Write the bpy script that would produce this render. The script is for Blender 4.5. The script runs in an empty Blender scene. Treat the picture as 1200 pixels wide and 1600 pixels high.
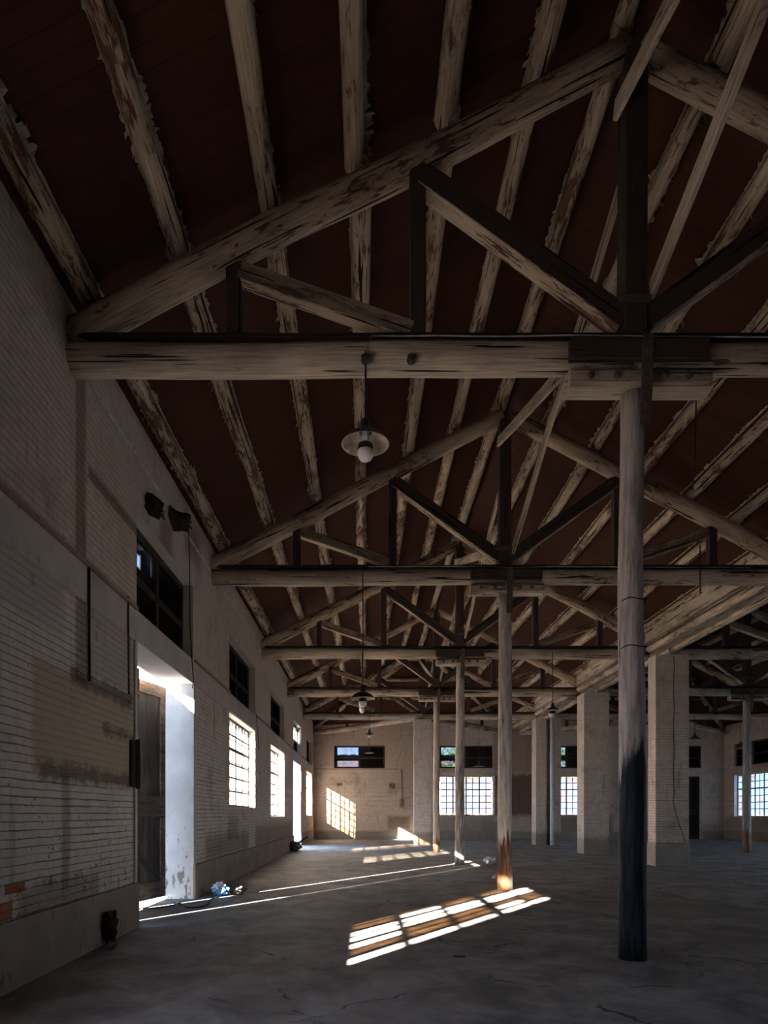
import bpy, bmesh, math, random
from mathutils import Vector, Matrix, noise

# ------------------------------------------------------------------ camera, light, exposure
scene = bpy.context.scene
COL = scene.collection

cam_data = bpy.data.cameras.new('camera')
cam = bpy.data.objects.new('camera', cam_data)
COL.objects.link(cam)
cam.location = (0.0, 0.0, 1.4)
cam.rotation_euler = (math.radians(90), 0, 0)
cam_data.sensor_fit = 'AUTO'
cam_data.sensor_width = 36.0
cam_data.lens = 1060.0 / 1600.0 * 36.0
cam_data.shift_x = (600 - 571) / 1600.0
cam_data.shift_y = (1271 - 800) / 1600.0
cam_data.clip_start = 0.05
cam_data.clip_end = 500
scene.camera = cam

SUN_DIR = Vector((0.545, 0.838, -0.305)).normalized()
sun_data = bpy.data.lights.new('sun', 'SUN')
sun_data.energy = 40.0
sun_data.angle = math.radians(0.53)
sun_data.color = (1.0, 0.93, 0.84)
sun = bpy.data.objects.new('sun', sun_data)
COL.objects.link(sun)
sun.location = (-20, -25, 20)
sun.rotation_euler = SUN_DIR.to_track_quat('-Z', 'Y').to_euler()

world = bpy.data.worlds.new('sky')
scene.world = world
world.use_nodes = True
wn = world.node_tree
wn.nodes.clear()
w_out = wn.nodes.new('ShaderNodeOutputWorld')
w_bg = wn.nodes.new('ShaderNodeBackground')
w_tc = wn.nodes.new('ShaderNodeTexCoord')
w_sep = wn.nodes.new('ShaderNodeSeparateXYZ')
w_ramp = wn.nodes.new('ShaderNodeValToRGB')
wn.links.new(w_tc.outputs['Generated'], w_sep.inputs[0])
wn.links.new(w_sep.outputs['Z'], w_ramp.inputs[0])
w_ramp.color_ramp.elements[0].position = 0.0
w_ramp.color_ramp.elements[0].color = (0.66, 0.82, 1.0, 1)
w_ramp.color_ramp.elements[1].position = 0.75
w_ramp.color_ramp.elements[1].color = (0.30, 0.57, 1.0, 1)
w_bg.inputs['Strength'].default_value = 2.2
wn.links.new(w_ramp.outputs[0], w_bg.inputs['Color'])
wn.links.new(w_bg.outputs[0], w_out.inputs['Surface'])

scene.view_settings.view_transform = 'Standard'
scene.view_settings.look = 'None'
scene.view_settings.gamma = 1.0
scene.view_settings.use_curve_mapping = False
scene.view_settings.exposure = 3.05
scene.cycles.use_denoising = True
scene.cycles.max_bounces = 12
scene.cycles.diffuse_bounces = 8
scene.cycles.transparent_max_bounces = 16
scene.cycles.sample_clamp_indirect = 6.0

# ------------------------------------------------------------------ layout constants (metres)
XW = -2.82            # inner face of the left wall
TW = 0.46             # wall thickness
XC = 2.57             # column row of the near hall
XV0, XV1 = 7.60, 8.48 # valley pillars
XC2 = 13.68           # column row of the second hall
XR = 19.40            # inner face of the right wall
YE = 36.70            # inner face of the end wall
YB = -7.0             # back of the modelled hall
T = [0.54 + 6.0 * i for i in range(6)]   # truss planes (index 1 = nearest one seen)
SL = 0.517            # roof slope
ZRAF = 5.98           # rafter axis height at the wall
RO = 0.395            # rafter axis to roof boards, measured upright
HALF = XC - XW
ZRIDGE = ZRAF + SL * HALF + RO
ZEAVE = ZRAF + RO
ORD = ['zeroth', 'first', 'second', 'third', 'fourth', 'fifth', 'sixth', 'seventh', 'eighth', 'ninth']

# ------------------------------------------------------------------ node helpers
class NT:
    def __init__(self, name):
        self.m = bpy.data.materials.new(name)
        self.m.use_nodes = True
        self.t = self.m.node_tree
        self.t.nodes.clear()
        self.out = self.t.nodes.new('ShaderNodeOutputMaterial')
    def n(self, kind, **kw):
        nd = self.t.nodes.new(kind)
        for k, v in kw.items():
            setattr(nd, k, v)
        return nd
    def put(self, sock, v):
        if isinstance(v, bpy.types.NodeSocket):
            self.t.links.new(v, sock)
        else:
            sock.default_value = v
    def math(self, op, a, b=0.0, c=None, clamp=False):
        nd = self.n('ShaderNodeMath', operation=op)
        nd.use_clamp = clamp
        self.put(nd.inputs[0], a); self.put(nd.inputs[1], b)
        if c is not None:
            self.put(nd.inputs[2], c)
        return nd.outputs[0]
    def ramp(self, v, lo, hi):
        nd = self.n('ShaderNodeMapRange')
        nd.interpolation_type = 'SMOOTHSTEP'
        self.put(nd.inputs[0], v); self.put(nd.inputs[1], lo); self.put(nd.inputs[2], hi)
        return nd.outputs[0]
    def mix(self, f, a, b, blend='MIX'):
        nd = self.n('ShaderNodeMix', data_type='RGBA', blend_type=blend)
        self.put(nd.inputs[0], f)
        for s, v in ((nd.inputs[6], a), (nd.inputs[7], b)):
            if isinstance(v, tuple) and len(v) == 3:
                v = (*v, 1)
            self.put(s, v)
        return nd.outputs[2]
    def noise(self, vec, scale, detail=4, rough=0.6, dist=0.0):
        nd = self.n('ShaderNodeTexNoise')
        self.put(nd.inputs['Vector'], vec)
        nd.inputs['Scale'].default_value = scale
        nd.inputs['Detail'].default_value = detail
        nd.inputs['Roughness'].default_value = rough
        nd.inputs['Distortion'].default_value = dist
        return nd.outputs[0]
    def coord(self, kind='Object'):
        return self.n('ShaderNodeTexCoord').outputs[kind]
    def sep(self, v):
        nd = self.n('ShaderNodeSeparateXYZ'); self.put(nd.inputs[0], v)
        return nd.outputs
    def comb(self, x, y, z):
        nd = self.n('ShaderNodeCombineXYZ')
        for s, v in zip(nd.inputs, (x, y, z)):
            self.put(s, v)
        return nd.outputs[0]
    def vmul(self, v, s):
        nd = self.n('ShaderNodeVectorMath', operation='MULTIPLY')
        self.put(nd.inputs[0], v); nd.inputs[1].default_value = s
        return nd.outputs[0]
    def vadd(self, a, b):
        nd = self.n('ShaderNodeVectorMath', operation='ADD')
        self.put(nd.inputs[0], a); self.put(nd.inputs[1], b)
        return nd.outputs[0]
    def bump(self, h, strength=0.4, dist=0.02):
        nd = self.n('ShaderNodeBump')
        nd.inputs['Strength'].default_value = strength
        nd.inputs['Distance'].default_value = dist
        self.put(nd.inputs['Height'], h)
        return nd.outputs[0]
    def rand(self):
        return self.n('ShaderNodeObjectInfo').outputs['Random']
    def finish(self, color, rough=0.85, normal=None, spec=0.2, metal=0.0):
        b = self.n('ShaderNodeBsdfPrincipled')
        if isinstance(color, tuple) and len(color) == 3:
            color = (*color, 1)
        self.put(b.inputs['Base Color'], color)
        self.put(b.inputs['Roughness'], rough)
        b.inputs['Specular IOR Level'].default_value = spec
        b.inputs['Metallic'].default_value = metal
        if normal is not None:
            self.put(b.inputs['Normal'], normal)
        self.t.links.new(b.outputs[0], self.out.inputs['Surface'])
        return self.m

def simple(name, color, rough=0.8, metal=0.0, spec=0.3, scale=9.0, var=0.35):
    t = NT(name)
    v = t.noise(t.coord(), scale, 4)
    c = t.mix(t.ramp(v, 0.3, 0.75), tuple(x * (1 - var) for x in color), tuple(min(1, x * (1 + var * 0.6)) for x in color))
    return t.finish(c, rough, t.bump(v, 0.15, 0.01), spec, metal)

# ------------------------------------------------------------------ materials
def wood(name, paint, bare, lo, hi, dirt=0.45):
    """Timber whose paint is worn off in streaks along the grain (local X)."""
    t = NT(name)
    o = t.coord()
    r = t.rand()
    off = t.comb(t.math('MULTIPLY', r, 37.0), t.math('MULTIPLY', r, 11.0), t.math('MULTIPLY', r, 23.0))
    p = t.vadd(o, off)
    streak = t.noise(t.vmul(p, (4.2, 21.0, 21.0)), 1.0, 7, 0.72, 0.5)
    blotch = t.noise(t.vmul(p, (0.9, 3.0, 3.0)), 1.0, 3, 0.55)
    grain = t.noise(t.vmul(p, (3.0, 90.0, 90.0)), 1.0, 3, 0.6)
    s = t.math('ADD', t.math('MULTIPLY', streak, 0.62), t.math('MULTIPLY', blotch, 0.38))
    sh = t.math('ADD', s, t.math('MULTIPLY', t.math('SUBTRACT', r, 0.5), 0.07))
    mask = t.ramp(sh, lo, hi)
    pc = t.mix(t.ramp(blotch, 0.3, 0.72), tuple(x * (1 - dirt) for x in paint), paint)
    bc = t.mix(grain, tuple(x * 0.45 for x in bare), tuple(x * 1.25 for x in bare))
    fine = t.noise(t.vmul(p, (2.2, 48.0, 48.0)), 1.0, 4, 0.7)
    pc = t.mix(t.math('MULTIPLY', t.ramp(fine, 0.62, 0.36), 0.62), pc, tuple(x * 0.36 for x in paint))
    c = t.mix(mask, bc, pc)
    crack = t.ramp(t.noise(t.vmul(p, (0.7, 26.0, 26.0)), 1.0, 2, 0.5), 0.33, 0.37)
    c = t.mix(crack, (0.012, 0.008, 0.006), c)
    h = t.math('ADD', t.math('MULTIPLY', mask, 0.5), t.math('ADD', t.math('MULTIPLY', grain, 0.35), t.math('MULTIPLY', crack, 0.6)))
    return t.finish(c, 0.88, t.bump(h, 0.55, 0.012), 0.15)

M_LOG = wood('whitewashed_log', (0.70, 0.56, 0.415), (0.15, 0.072, 0.045), 0.43, 0.485)
M_TIE = wood('whitewashed_tie', (0.72, 0.60, 0.48), (0.12, 0.065, 0.045), 0.39, 0.445)
M_BRACE = wood('worn_brace', (0.46, 0.375, 0.29), (0.13, 0.08, 0.055), 0.42, 0.54)
M_POST = wood('dark_post', (0.26, 0.21, 0.17), (0.085, 0.06, 0.048), 0.58, 0.70)
M_DOOR = wood('door_wood', (0.060, 0.047, 0.040), (0.025, 0.019, 0.016), 0.48, 0.62)
M_DOORRAIL = wood('door_rail_wood', (0.13, 0.085, 0.06), (0.05, 0.032, 0.024), 0.45, 0.6)
M_LATH = wood('lath_wood', (0.16, 0.125, 0.10), (0.05, 0.038, 0.032), 0.5, 0.62)
M_FRAME = simple('window_frame_paint', (0.085, 0.07, 0.062), 0.75)
M_PAPER = simple('peeling_paper', (0.46, 0.39, 0.32), 0.95, spec=0.05)
M_IRON = simple('rusty_iron', (0.15, 0.115, 0.10), 0.75, 0.3)
M_SOOT_SHADE = simple('sooty_wood_and_shade', (0.045, 0.034, 0.028), 0.95, spec=0.05)  # sooty timber, and the shade line laid over the tie beams
M_BLACK = simple('black_rubber', (0.018, 0.017, 0.018), 0.6)
M_ENAMEL = simple('dark_enamel', (0.05, 0.045, 0.043), 0.45, spec=0.5)
M_ENAMELIN = simple('dirty_white_enamel', (0.50, 0.41, 0.32), 0.6, spec=0.4, scale=14)
M_BULB = simple('opal_bulb', (0.80, 0.80, 0.82), 0.25, spec=0.5, var=0.05)
M_WHITECAP = simple('white_porcelain', (0.6, 0.57, 0.54), 0.4, spec=0.4)
M_CABLE = simple('white_cable', (0.55, 0.55, 0.55), 0.6)
M_PIPE = simple('white_pipe', (0.62, 0.63, 0.63), 0.5, var=0.12)
M_BLUEBAG = simple('blue_plastic', (0.10, 0.27, 0.55), 0.35, spec=0.5)
M_WHITEBAG = simple('white_plastic', (0.72, 0.76, 0.80), 0.4, spec=0.5, var=0.1)
M_GREY = simple('grey_rubble', (0.20, 0.17, 0.15), 0.95)

def column_mat(name, paint, low, zs, ragged, base=None):
    """Weathered column paint, different below a ragged line at height zs."""
    t = NT(name)
    g = t.n('ShaderNodeNewGeometry').outputs['Position']
    xyz = t.sep(g)
    st = t.noise(t.vmul(g, (22.0, 22.0, 2.2)), 1.0, 5, 0.65)
    fine = t.noise(t.vmul(g, (60.0, 60.0, 7.0)), 1.0, 3, 0.6)
    big = t.noise(t.vmul(g, (7.0, 7.0, 1.3)), 1.0, 3, 0.5)
    c = t.mix(t.ramp(st, 0.35, 0.62), tuple(x * 0.55 for x in paint), paint)
    c = t.mix(t.ramp(st, 0.33, 0.28), c, (0.055, 0.035, 0.025))
    edge = t.math('ADD', xyz[2], t.math('ADD', t.math('MULTIPLY', t.math('SUBTRACT', big, 0.5), ragged * 1.4), t.math('MULTIPLY', t.math('SUBTRACT', st, 0.5), 0.9)))
    lowmask = t.ramp(edge, zs + 0.16, zs - 0.16)
    lc = t.mix(t.ramp(st, 0.4, 0.68), tuple(x * 0.6 for x in low), tuple(x * 1.9 for x in low))
    c = t.mix(lowmask, c, lc)
    if base:  # pale band at the foot paints sunlight into the colour
        bm = t.ramp(t.math('ADD', xyz[2], t.math('MULTIPLY', st, 0.25)), 0.42, 0.28)
        c = t.mix(bm, c, base)
    return t.finish(c, 0.75, t.bump(t.math('ADD', st, t.math('MULTIPLY', fine, 0.4)), 0.5, 0.012), 0.25)

def brick_mat(name, stains=(), lime=(0.66, 0.565, 0.485), joint=(0.19, 0.15, 0.13), dirt_top=0.9, loss=0.0):
    t = NT(name)
    g = t.n('ShaderNodeNewGeometry')
    pos, nor = g.outputs['Position'], g.outputs['Normal']
    x, y, z = t.sep(pos)
    nx = t.math('GREATER_THAN', t.math('ABSOLUTE', t.sep(nor)[0]), 0.5)
    u = t.math('ADD', t.math('MULTIPLY', y, nx), t.math('MULTIPLY', x, t.math('SUBTRACT', 1.0, nx)))
    wob = t.noise(pos, 2.6, 3)
    vv = t.math('ADD', z, t.math('MULTIPLY', t.math('SUBTRACT', wob, 0.5), 0.022))
    uv = t.comb(u, vv, 0.0)
    def bricks(mort, smooth):
        b = t.n('ShaderNodeTexBrick')
        t.put(b.inputs['Vector'], uv)
        b.inputs['Scale'].default_value = 1.0
        b.inputs['Brick Width'].default_value = 0.25
        b.inputs['Row Height'].default_value = 0.070
        b.inputs['Mortar Size'].default_value = mort
        b.inputs['Mortar Smooth'].default_value = smooth
        b.inputs['Color1'].default_value = (0.0, 0.0, 0.0, 1)
        b.inputs['Color2'].default_value = (1.0, 1.0, 1.0, 1)
        b.inputs['Mortar'].default_value = (0.5, 0.5, 0.5, 1)
        return b
    b = bricks(0.006, 0.35)
    fac, cell = b.outputs['Fac'], b.outputs['Color']
    n1 = t.noise(pos, 1.1, 5, 0.65)
    n2 = t.noise(pos, 7.0, 5, 0.65)
    n3 = t.noise(pos, 34.0, 4, 0.6)
    c = t.mix(t.ramp(n2, 0.3, 0.7), tuple(v * 0.80 for v in lime), lime)
    c = t.mix(t.math('MULTIPLY', t.sep(cell)[0], 0.16), c, tuple(v * 0.6 for v in lime))
    c = t.mix(t.math('MULTIPLY', t.ramp(n1, 0.52, 0.72), 0.45), c, (0.20, 0.155, 0.125))
    drip = t.noise(t.comb(t.math('MULTIPLY', u, 5.5), t.math('MULTIPLY', z, 0.55), 3.0), 1.0, 5, 0.62)
    c = t.mix(t.math('MULTIPLY', t.ramp(drip, 0.56, 0.72), 0.5), c, (0.17, 0.115, 0.08))
    # limewash worn to the brick: small chips all over, more towards the foot of the wall
    damp = t.ramp(z, 2.2, 0.2)
    thr = t.math('SUBTRACT', 0.66 - loss, t.math('MULTIPLY', damp, 0.08))
    chip = t.ramp(t.math('ADD', t.math('MULTIPLY', n2, 0.55), t.math('MULTIPLY', n3, 0.45)), thr, t.math('ADD', thr, 0.04))
    c = t.mix(t.math('MULTIPLY', chip, 0.8), c, (0.115, 0.07, 0.05))
    rows = t.math('DIVIDE', vv, 0.070)
    fr = t.math('ABSOLUTE', t.math('SUBTRACT', t.math('FRACT', rows), 0.5))
    rown = t.noise(t.comb(t.math('MULTIPLY', u, 0.9), t.math('MULTIPLY', t.math('ROUND', rows), 3.7), 0.0), 1.0, 3, 0.6)
    wid = t.math('MULTIPLY', t.ramp(rown, 0.30, 0.72), 0.13)
    hj = t.ramp(t.math('ADD', fr, wid), 0.485, 0.545)
    c = t.mix(t.math('MULTIPLY', fac, 0.30), c, joint)
    hz = t.math('MULTIPLY_ADD', t.ramp(z, 3.6, 1.2), 0.40, 0.28)
    c = t.mix(t.math('MULTIPLY', hj, hz), c, t.mix(t.ramp(z, 3.5, 4.3), tuple(v * 0.55 for v in joint), tuple(v * 0.62 for v in lime)))
    rgh = t.math('ADD', t.math('MULTIPLY', t.math('SUBTRACT', n2, 0.5), 0.55), t.math('MULTIPLY', t.math('SUBTRACT', n3, 0.5), 0.4))
    for (u0, u1, z0, z1, soft, rag, colr, amt) in stains:
        du = t.math('SUBTRACT', (u1 - u0) / 2, t.math('ABSOLUTE', t.math('SUBTRACT', u, (u0 + u1) / 2)))
        dz = t.math('SUBTRACT', (z1 - z0) / 2, t.math('ABSOLUTE', t.math('SUBTRACT', z, (z0 + z1) / 2)))
        d = t.math('ADD', t.math('MINIMUM', du, dz), t.math('MULTIPLY', rgh, rag))
        mk = t.math('MULTIPLY', t.ramp(d, -soft, soft), amt)
        if colr == 'brick':
            bc = t.mix(t.sep(cell)[0], (0.30, 0.085, 0.035), (0.42, 0.14, 0.06))
            bc = t.mix(fac, bc, (0.16, 0.12, 0.10))
            c = t.mix(mk, c, bc)
        elif colr == 'dirty':
            c = t.mix(mk, c, (0.34, 0.29, 0.24), 'MULTIPLY')
        else:
            c = t.mix(mk, c, colr)
    h = t.math('ADD', t.math('SUBTRACT', t.math('MULTIPLY', t.math('SUBTRACT', 1.0, fac), 0.35), t.math('MULTIPLY', hj, 0.5)), t.math('MULTIPLY', n3, 0.35))
    h = t.math('ADD', h, t.math('MULTIPLY', chip, -0.2))
    return t.finish(c, 0.92, t.bump(h, 0.75, 0.012), 0.1)

def plaster_mat(name, color, stain=(0.16, 0.115, 0.085), amt=0.6, foot=False):
    t = NT(name)
    pos = t.n('ShaderNodeNewGeometry').outputs['Position']
    z = t.sep(pos)[2]
    n1 = t.noise(pos, 1.7, 5, 0.6)
    n2 = t.noise(t.vmul(pos, (9.0, 9.0, 4.0)), 1.0, 6, 0.7)
    n3 = t.noise(pos, 40.0, 3)
    c = t.mix(t.ramp(n1, 0.3, 0.7), tuple(v * 0.78 for v in color), color)
    sm = t.ramp(n2, 0.56, 0.7)
    if foot:
        sm = t.math('MULTIPLY', t.ramp(t.math('ADD', n2, t.math('MULTIPLY', t.ramp(z, 1.4, 0.1), 0.12)), 0.62, 0.68), t.ramp(z, 1.9, 0.9))
    c = t.mix(t.math('MULTIPLY', sm, amt), c, stain)
    return t.finish(c, 0.9, t.bump(t.math('ADD', n2, t.math('MULTIPLY', n3, 0.3)), 0.35, 0.015), 0.12)

M_REVEAL = plaster_mat('white_reveal', (0.66, 0.65, 0.64), (0.17, 0.15, 0.14), 0.85, True)
M_BAND = plaster_mat('lime_plaster_band', (0.56, 0.50, 0.45), amt=0.55)
M_PLINTH = plaster_mat('cement_plinth', (0.32, 0.245, 0.195), (0.085, 0.058, 0.043), 0.8)
M_CAP = plaster_mat('pale_cement', (0.34, 0.31, 0.28), (0.12, 0.09, 0.07), 0.6)

def floor_mat():
    t = NT('worn_concrete')
    pos = t.n('ShaderNodeNewGeometry').outputs['Position']
    n0 = t.noise(pos, 0.32, 4, 0.6, 0.4)
    n1 = t.noise(t.vmul(pos, (1.25, 1.1, 1.0)), 1.3, 6, 0.66, 0.5)
    n2 = t.noise(pos, 11.0, 5, 0.65)
    n3 = t.noise(pos, 70.0, 3, 0.6)
    c = t.mix(t.ramp(n1, 0.3, 0.7), (0.105, 0.098, 0.092), (0.27, 0.26, 0.247))
    c = t.mix(t.math('MULTIPLY', t.ramp(n0, 0.45, 0.68), 0.55), c, (0.135, 0.105, 0.085))
    c = t.mix(t.math('MULTIPLY', t.ramp(n2, 0.55, 0.75), 0.45), c, (0.075, 0.066, 0.06))
    speck = t.ramp(n3, 0.73, 0.78)
    c = t.mix(t.math('MULTIPLY', speck, 0.6), c, (0.42, 0.40, 0.38))
    vor = t.n('ShaderNodeTexVoronoi', feature='DISTANCE_TO_EDGE')
    dn = t.n('ShaderNodeTexNoise'); t.put(dn.inputs['Vector'], pos); dn.inputs['Scale'].default_value = 2.2; dn.inputs['Detail'].default_value = 5
    t.put(vor.inputs['Vector'], t.vadd(pos, t.vmul(dn.outputs['Color'], (0.55, 0.55, 0.0))))
    vor.inputs['Scale'].default_value = 0.62
    line = t.ramp(vor.outputs['Distance'], 0.009, 0.003)
    cr = t.math('MULTIPLY', line, t.ramp(t.noise(pos, 0.75, 3), 0.53, 0.58))
    c = t.mix(t.math('MULTIPLY', cr, 0.9), c, (0.018, 0.015, 0.014))
    h = t.math('SUBTRACT', t.math('ADD', t.math('MULTIPLY', n2, 0.6), t.math('MULTIPLY', n1, 0.8)), cr)
    rough = t.math('ADD', 0.55, t.math('MULTIPLY', n2, 0.4))
    return t.finish(c, rough, t.bump(h, 0.35, 0.02), 0.25)
M_FLOOR = floor_mat()

def ceiling_mat():
    t = NT('red_roof_boards')
    pos = t.n('ShaderNodeNewGeometry').outputs['Position']
    x, y, z = t.sep(pos)
    nb = t.math('DIVIDE', y, 0.17)
    cell = t.math('FLOOR', nb)
    fr = t.math('FRACT', nb)
    wn_ = t.n('ShaderNodeTexWhiteNoise', noise_dimensions='1D'); t.put(wn_.inputs['W'], cell)
    seam = t.math('MULTIPLY', t.ramp(fr, 0.0, 0.03), t.ramp(fr, 1.0, 0.97))
    n1 = t.noise(t.vmul(pos, (2.0, 14.0, 2.0)), 1.0, 5, 0.65)
    n2 = t.noise(pos, 0.8, 4)
    c = t.mix(n1, (0.036, 0.012, 0.007), (0.095, 0.033, 0.017))
    c = t.mix(t.math('MULTIPLY', wn_.outputs['Value'], 0.5), c, (0.05, 0.016, 0.010))
    c = t.mix(t.math('MULTIPLY', t.ramp(n2, 0.5, 0.75), 0.6), c, (0.030, 0.013, 0.009))
    c = t.mix(t.math('SUBTRACT', 1.0, seam), c, (0.018, 0.008, 0.006))
    return t.finish(c, 0.8, t.bump(t.math('ADD', t.math('MULTIPLY', seam, 0.8), t.math('MULTIPLY', n1, 0.3)), 0.5, 0.012), 0.15)
M_CEIL = ceiling_mat()

def pane_mat(name, clear, tint, dust):
    t = NT(name)
    n = t.noise(t.n('ShaderNodeNewGeometry').outputs['Position'], 5.0, 5, 0.65)
    tr = t.n('ShaderNodeBsdfTransparent'); tr.inputs['Color'].default_value = (*tint, 1)
    tl = t.n('ShaderNodeBsdfTranslucent'); tl.inputs['Color'].default_value = (*dust, 1)
    gl = t.n('ShaderNodeBsdfGlossy'); gl.inputs['Roughness'].default_value = 0.08
    f = t.math('ADD', 1.0 - clear - 0.12, t.math('MULTIPLY', t.ramp(n, 0.35, 0.7), 0.24), clamp=True)
    m1 = t.n('ShaderNodeMixShader'); t.put(m1.inputs[0], f)
    t.t.links.new(tr.outputs[0], m1.inputs[1]); t.t.links.new(tl.outputs[0], m1.inputs[2])
    m2 = t.n('ShaderNodeMixShader'); m2.inputs[0].default_value = 0.05
    t.t.links.new(m1.outputs[0], m2.inputs[1]); t.t.links.new(gl.outputs[0], m2.inputs[2])
    t.t.links.new(m2.outputs[0], t.out.inputs['Surface'])
    return t.m
M_GCLEAR = pane_mat('clear_glass', 0.80, (0.95, 0.96, 0.96), (0.35, 0.35, 0.35))
M_GDUST = pane_mat('dusty_glass', 0.60, (0.93, 0.88, 0.81), (0.55, 0.49, 0.44))
M_GBROWN = pane_mat('grimy_brown_glass', 0.42, (0.62, 0.45, 0.29), (0.22, 0.16, 0.11))
M_GFOG = pane_mat('fogged_glass', 0.60, (0.80, 0.72, 0.63), (0.45, 0.41, 0.38))
M_GFOG2 = pane_mat('more_fogged_glass', 0.45, (0.60, 0.52, 0.44), (0.36, 0.32, 0.29))
M_GPALE = pane_mat('pale_frosted_glass', 0.12, (0.42, 0.44, 0.47), (0.43, 0.445, 0.47))
M_GROSE = pane_mat('rosy_frosted_glass', 0.12, (0.44, 0.37, 0.34), (0.46, 0.385, 0.35))
M_GTOP = pane_mat('sooty_glass', 0.80, (0.24, 0.26, 0.29), (0.06, 0.06, 0.06))
PANES = (M_GCLEAR, M_GDUST, M_GBROWN, M_GFOG, M_GFOG2, M_GPALE, M_GROSE)
M_PINK = plaster_mat('pink_render', (0.62, 0.44, 0.37), (0.40, 0.27, 0.22), 0.5)
M_GROUND = plaster_mat('yard_ground', (0.17, 0.165, 0.16), (0.11, 0.105, 0.10), 0.5)
M_ROOFOUT = simple('roof_tiles', (0.20, 0.13, 0.11), 0.9)
M_LEAF = simple('tree_leaves', (0.10, 0.17, 0.045), 0.7, scale=2.0, var=0.5)
M_BARK = simple('tree_bark', (0.12, 0.09, 0.07), 0.9)

# ------------------------------------------------------------------ object helpers
WM = {}
def link(name, me, M=Matrix.Identity(4), parent=None, mats=(), smooth=False):
    o = bpy.data.objects.new(name, me)
    COL.objects.link(o)
    me.name = name
    for m in mats:
        me.materials.append(m)
    if parent is not None:
        o.parent = parent
        o.matrix_basis = WM[parent.name].inverted() @ M
    else:
        o.matrix_basis = M
    WM[o.name] = M.copy()
    if smooth:
        for p in me.polygons:
            p.use_smooth = True
    return o

def root(name, loc, label=None, cat=None, group=None, kind=None):
    o = bpy.data.objects.new(name, None)
    COL.objects.link(o)
    o.empty_display_size = 0.2
    o.location = loc
    WM[o.name] = Matrix.Translation(Vector(loc))
    return tag(o, label, cat, group, kind)

def tag(o, label=None, cat=None, group=None, kind=None):
    if label: o['label'] = label
    if cat: o['category'] = cat
    if group: o['group'] = group
    if kind: o['kind'] = kind
    return o

def to_mesh(bm, name):
    bmesh.ops.recalc_face_normals(bm, faces=bm.faces[:])
    me = bpy.data.meshes.new(name)
    bm.to_mesh(me); bm.free()
    return me

def add_box(bm, lo, hi, mi=0):
    vs = [bm.verts.new((x, y, z)) for x in (lo[0], hi[0]) for y in (lo[1], hi[1]) for z in (lo[2], hi[2])]
    for q in ((0, 1, 3, 2), (4, 6, 7, 5), (0, 4, 5, 1), (2, 3, 7, 6), (0, 2, 6, 4), (1, 5, 7, 3)):
        f = bm.faces.new([vs[i] for i in q]); f.material_index = mi

def frame_matrix(p0, p1, up=(0, 0, 1)):
    a = Vector(p0); x = (Vector(p1) - a).normalized()
    u = Vector(up)
    if abs(x.dot(u)) > 0.98:
        u = Vector((0, 1, 0))
    y = u.cross(x).normalized(); z = x.cross(y)
    M = Matrix((x, y, z)).transposed().to_4x4()
    M.translation = a
    return M

def log(name, p0, p1, r0, r1, mat, parent=None, seed=0, wob=0.012, rings=14, sides=14, rough=0.045):
    rnd = random.Random(seed)
    L = (Vector(p1) - Vector(p0)).length
    bm = bmesh.new()
    off = Vector((rnd.uniform(0, 90), rnd.uniform(0, 90), rnd.uniform(0, 90)))
    R = []
    for i in range(rings + 1):
        t = i / rings
        env = math.sin(math.pi * t)
        cy = wob * env * 2 * noise.noise(off + Vector((t * 2.2, 0, 0))) + wob * env * math.sin(t * 3 + off.x)
        cz = wob * env * 2 * noise.noise(off + Vector((t * 2.2, 7, 0)))
        rr = r0 + (r1 - r0) * t
        row = []
        for j in range(sides):
            a = 2 * math.pi * j / sides
            q = rr * (1 + rough * 2 * noise.noise(off + Vector((t * L * 0.8, math.cos(a) * 1.3, math.sin(a) * 1.3))))
            row.append(bm.verts.new((t * L, cy + q * math.cos(a), cz + q * math.sin(a))))
        R.append(row)
    for i in range(rings):
        for j in range(sides):
            k = (j + 1) % sides
            bm.faces.new((R[i][j], R[i][k], R[i + 1][k], R[i + 1][j])).smooth = True
    bm.faces.new(R[0]); bm.faces.new(R[-1])
    return link(name, to_mesh(bm, name), frame_matrix(p0, p1), parent, (mat,))

def timber(name, p0, p1, w, h, mat, parent=None, seed=0, up=(0, 0, 1), rough=0.006, bevel=0.008, under=None):
    """Sawn timber from p0 to p1; w across (local Y), h up (local Z)."""
    rnd = random.Random(seed)
    L = (Vector(p1) - Vector(p0)).length
    n = max(2, int(L / 0.35))
    off = Vector((rnd.uniform(0, 90), rnd.uniform(0, 90), 0))
    b = min(bevel, w * 0.2, h * 0.2)
    prof = [(-w/2 + b, -h/2), (w/2 - b, -h/2), (w/2, -h/2 + b), (w/2, h/2 - b), (w/2 - b, h/2), (-w/2 + b, h/2), (-w/2, h/2 - b), (-w/2, -h/2 + b)]
    bm = bmesh.new(); R = []
    for i in range(n + 1):
        t = i / n
        dy = rough * 2 * noise.noise(off + Vector((t * L * 0.7, 0, 0)))
        dz = rough * 2 * noise.noise(off + Vector((t * L * 0.7, 5, 0)))
        R.append([bm.verts.new((t * L, y + dy, z + dz)) for y, z in prof])
    for i in range(n):
        for j in range(8):
            k = (j + 1) % 8
            f = bm.faces.new((R[i][j], R[i][k], R[i + 1][k], R[i + 1][j]))
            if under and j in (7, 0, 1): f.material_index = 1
    bm.faces.new(R[0]); bm.faces.new(R[-1])
    return link(name, to_mesh(bm, name), frame_matrix(p0, p1, up), parent, (mat, under) if under else (mat,))

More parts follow.
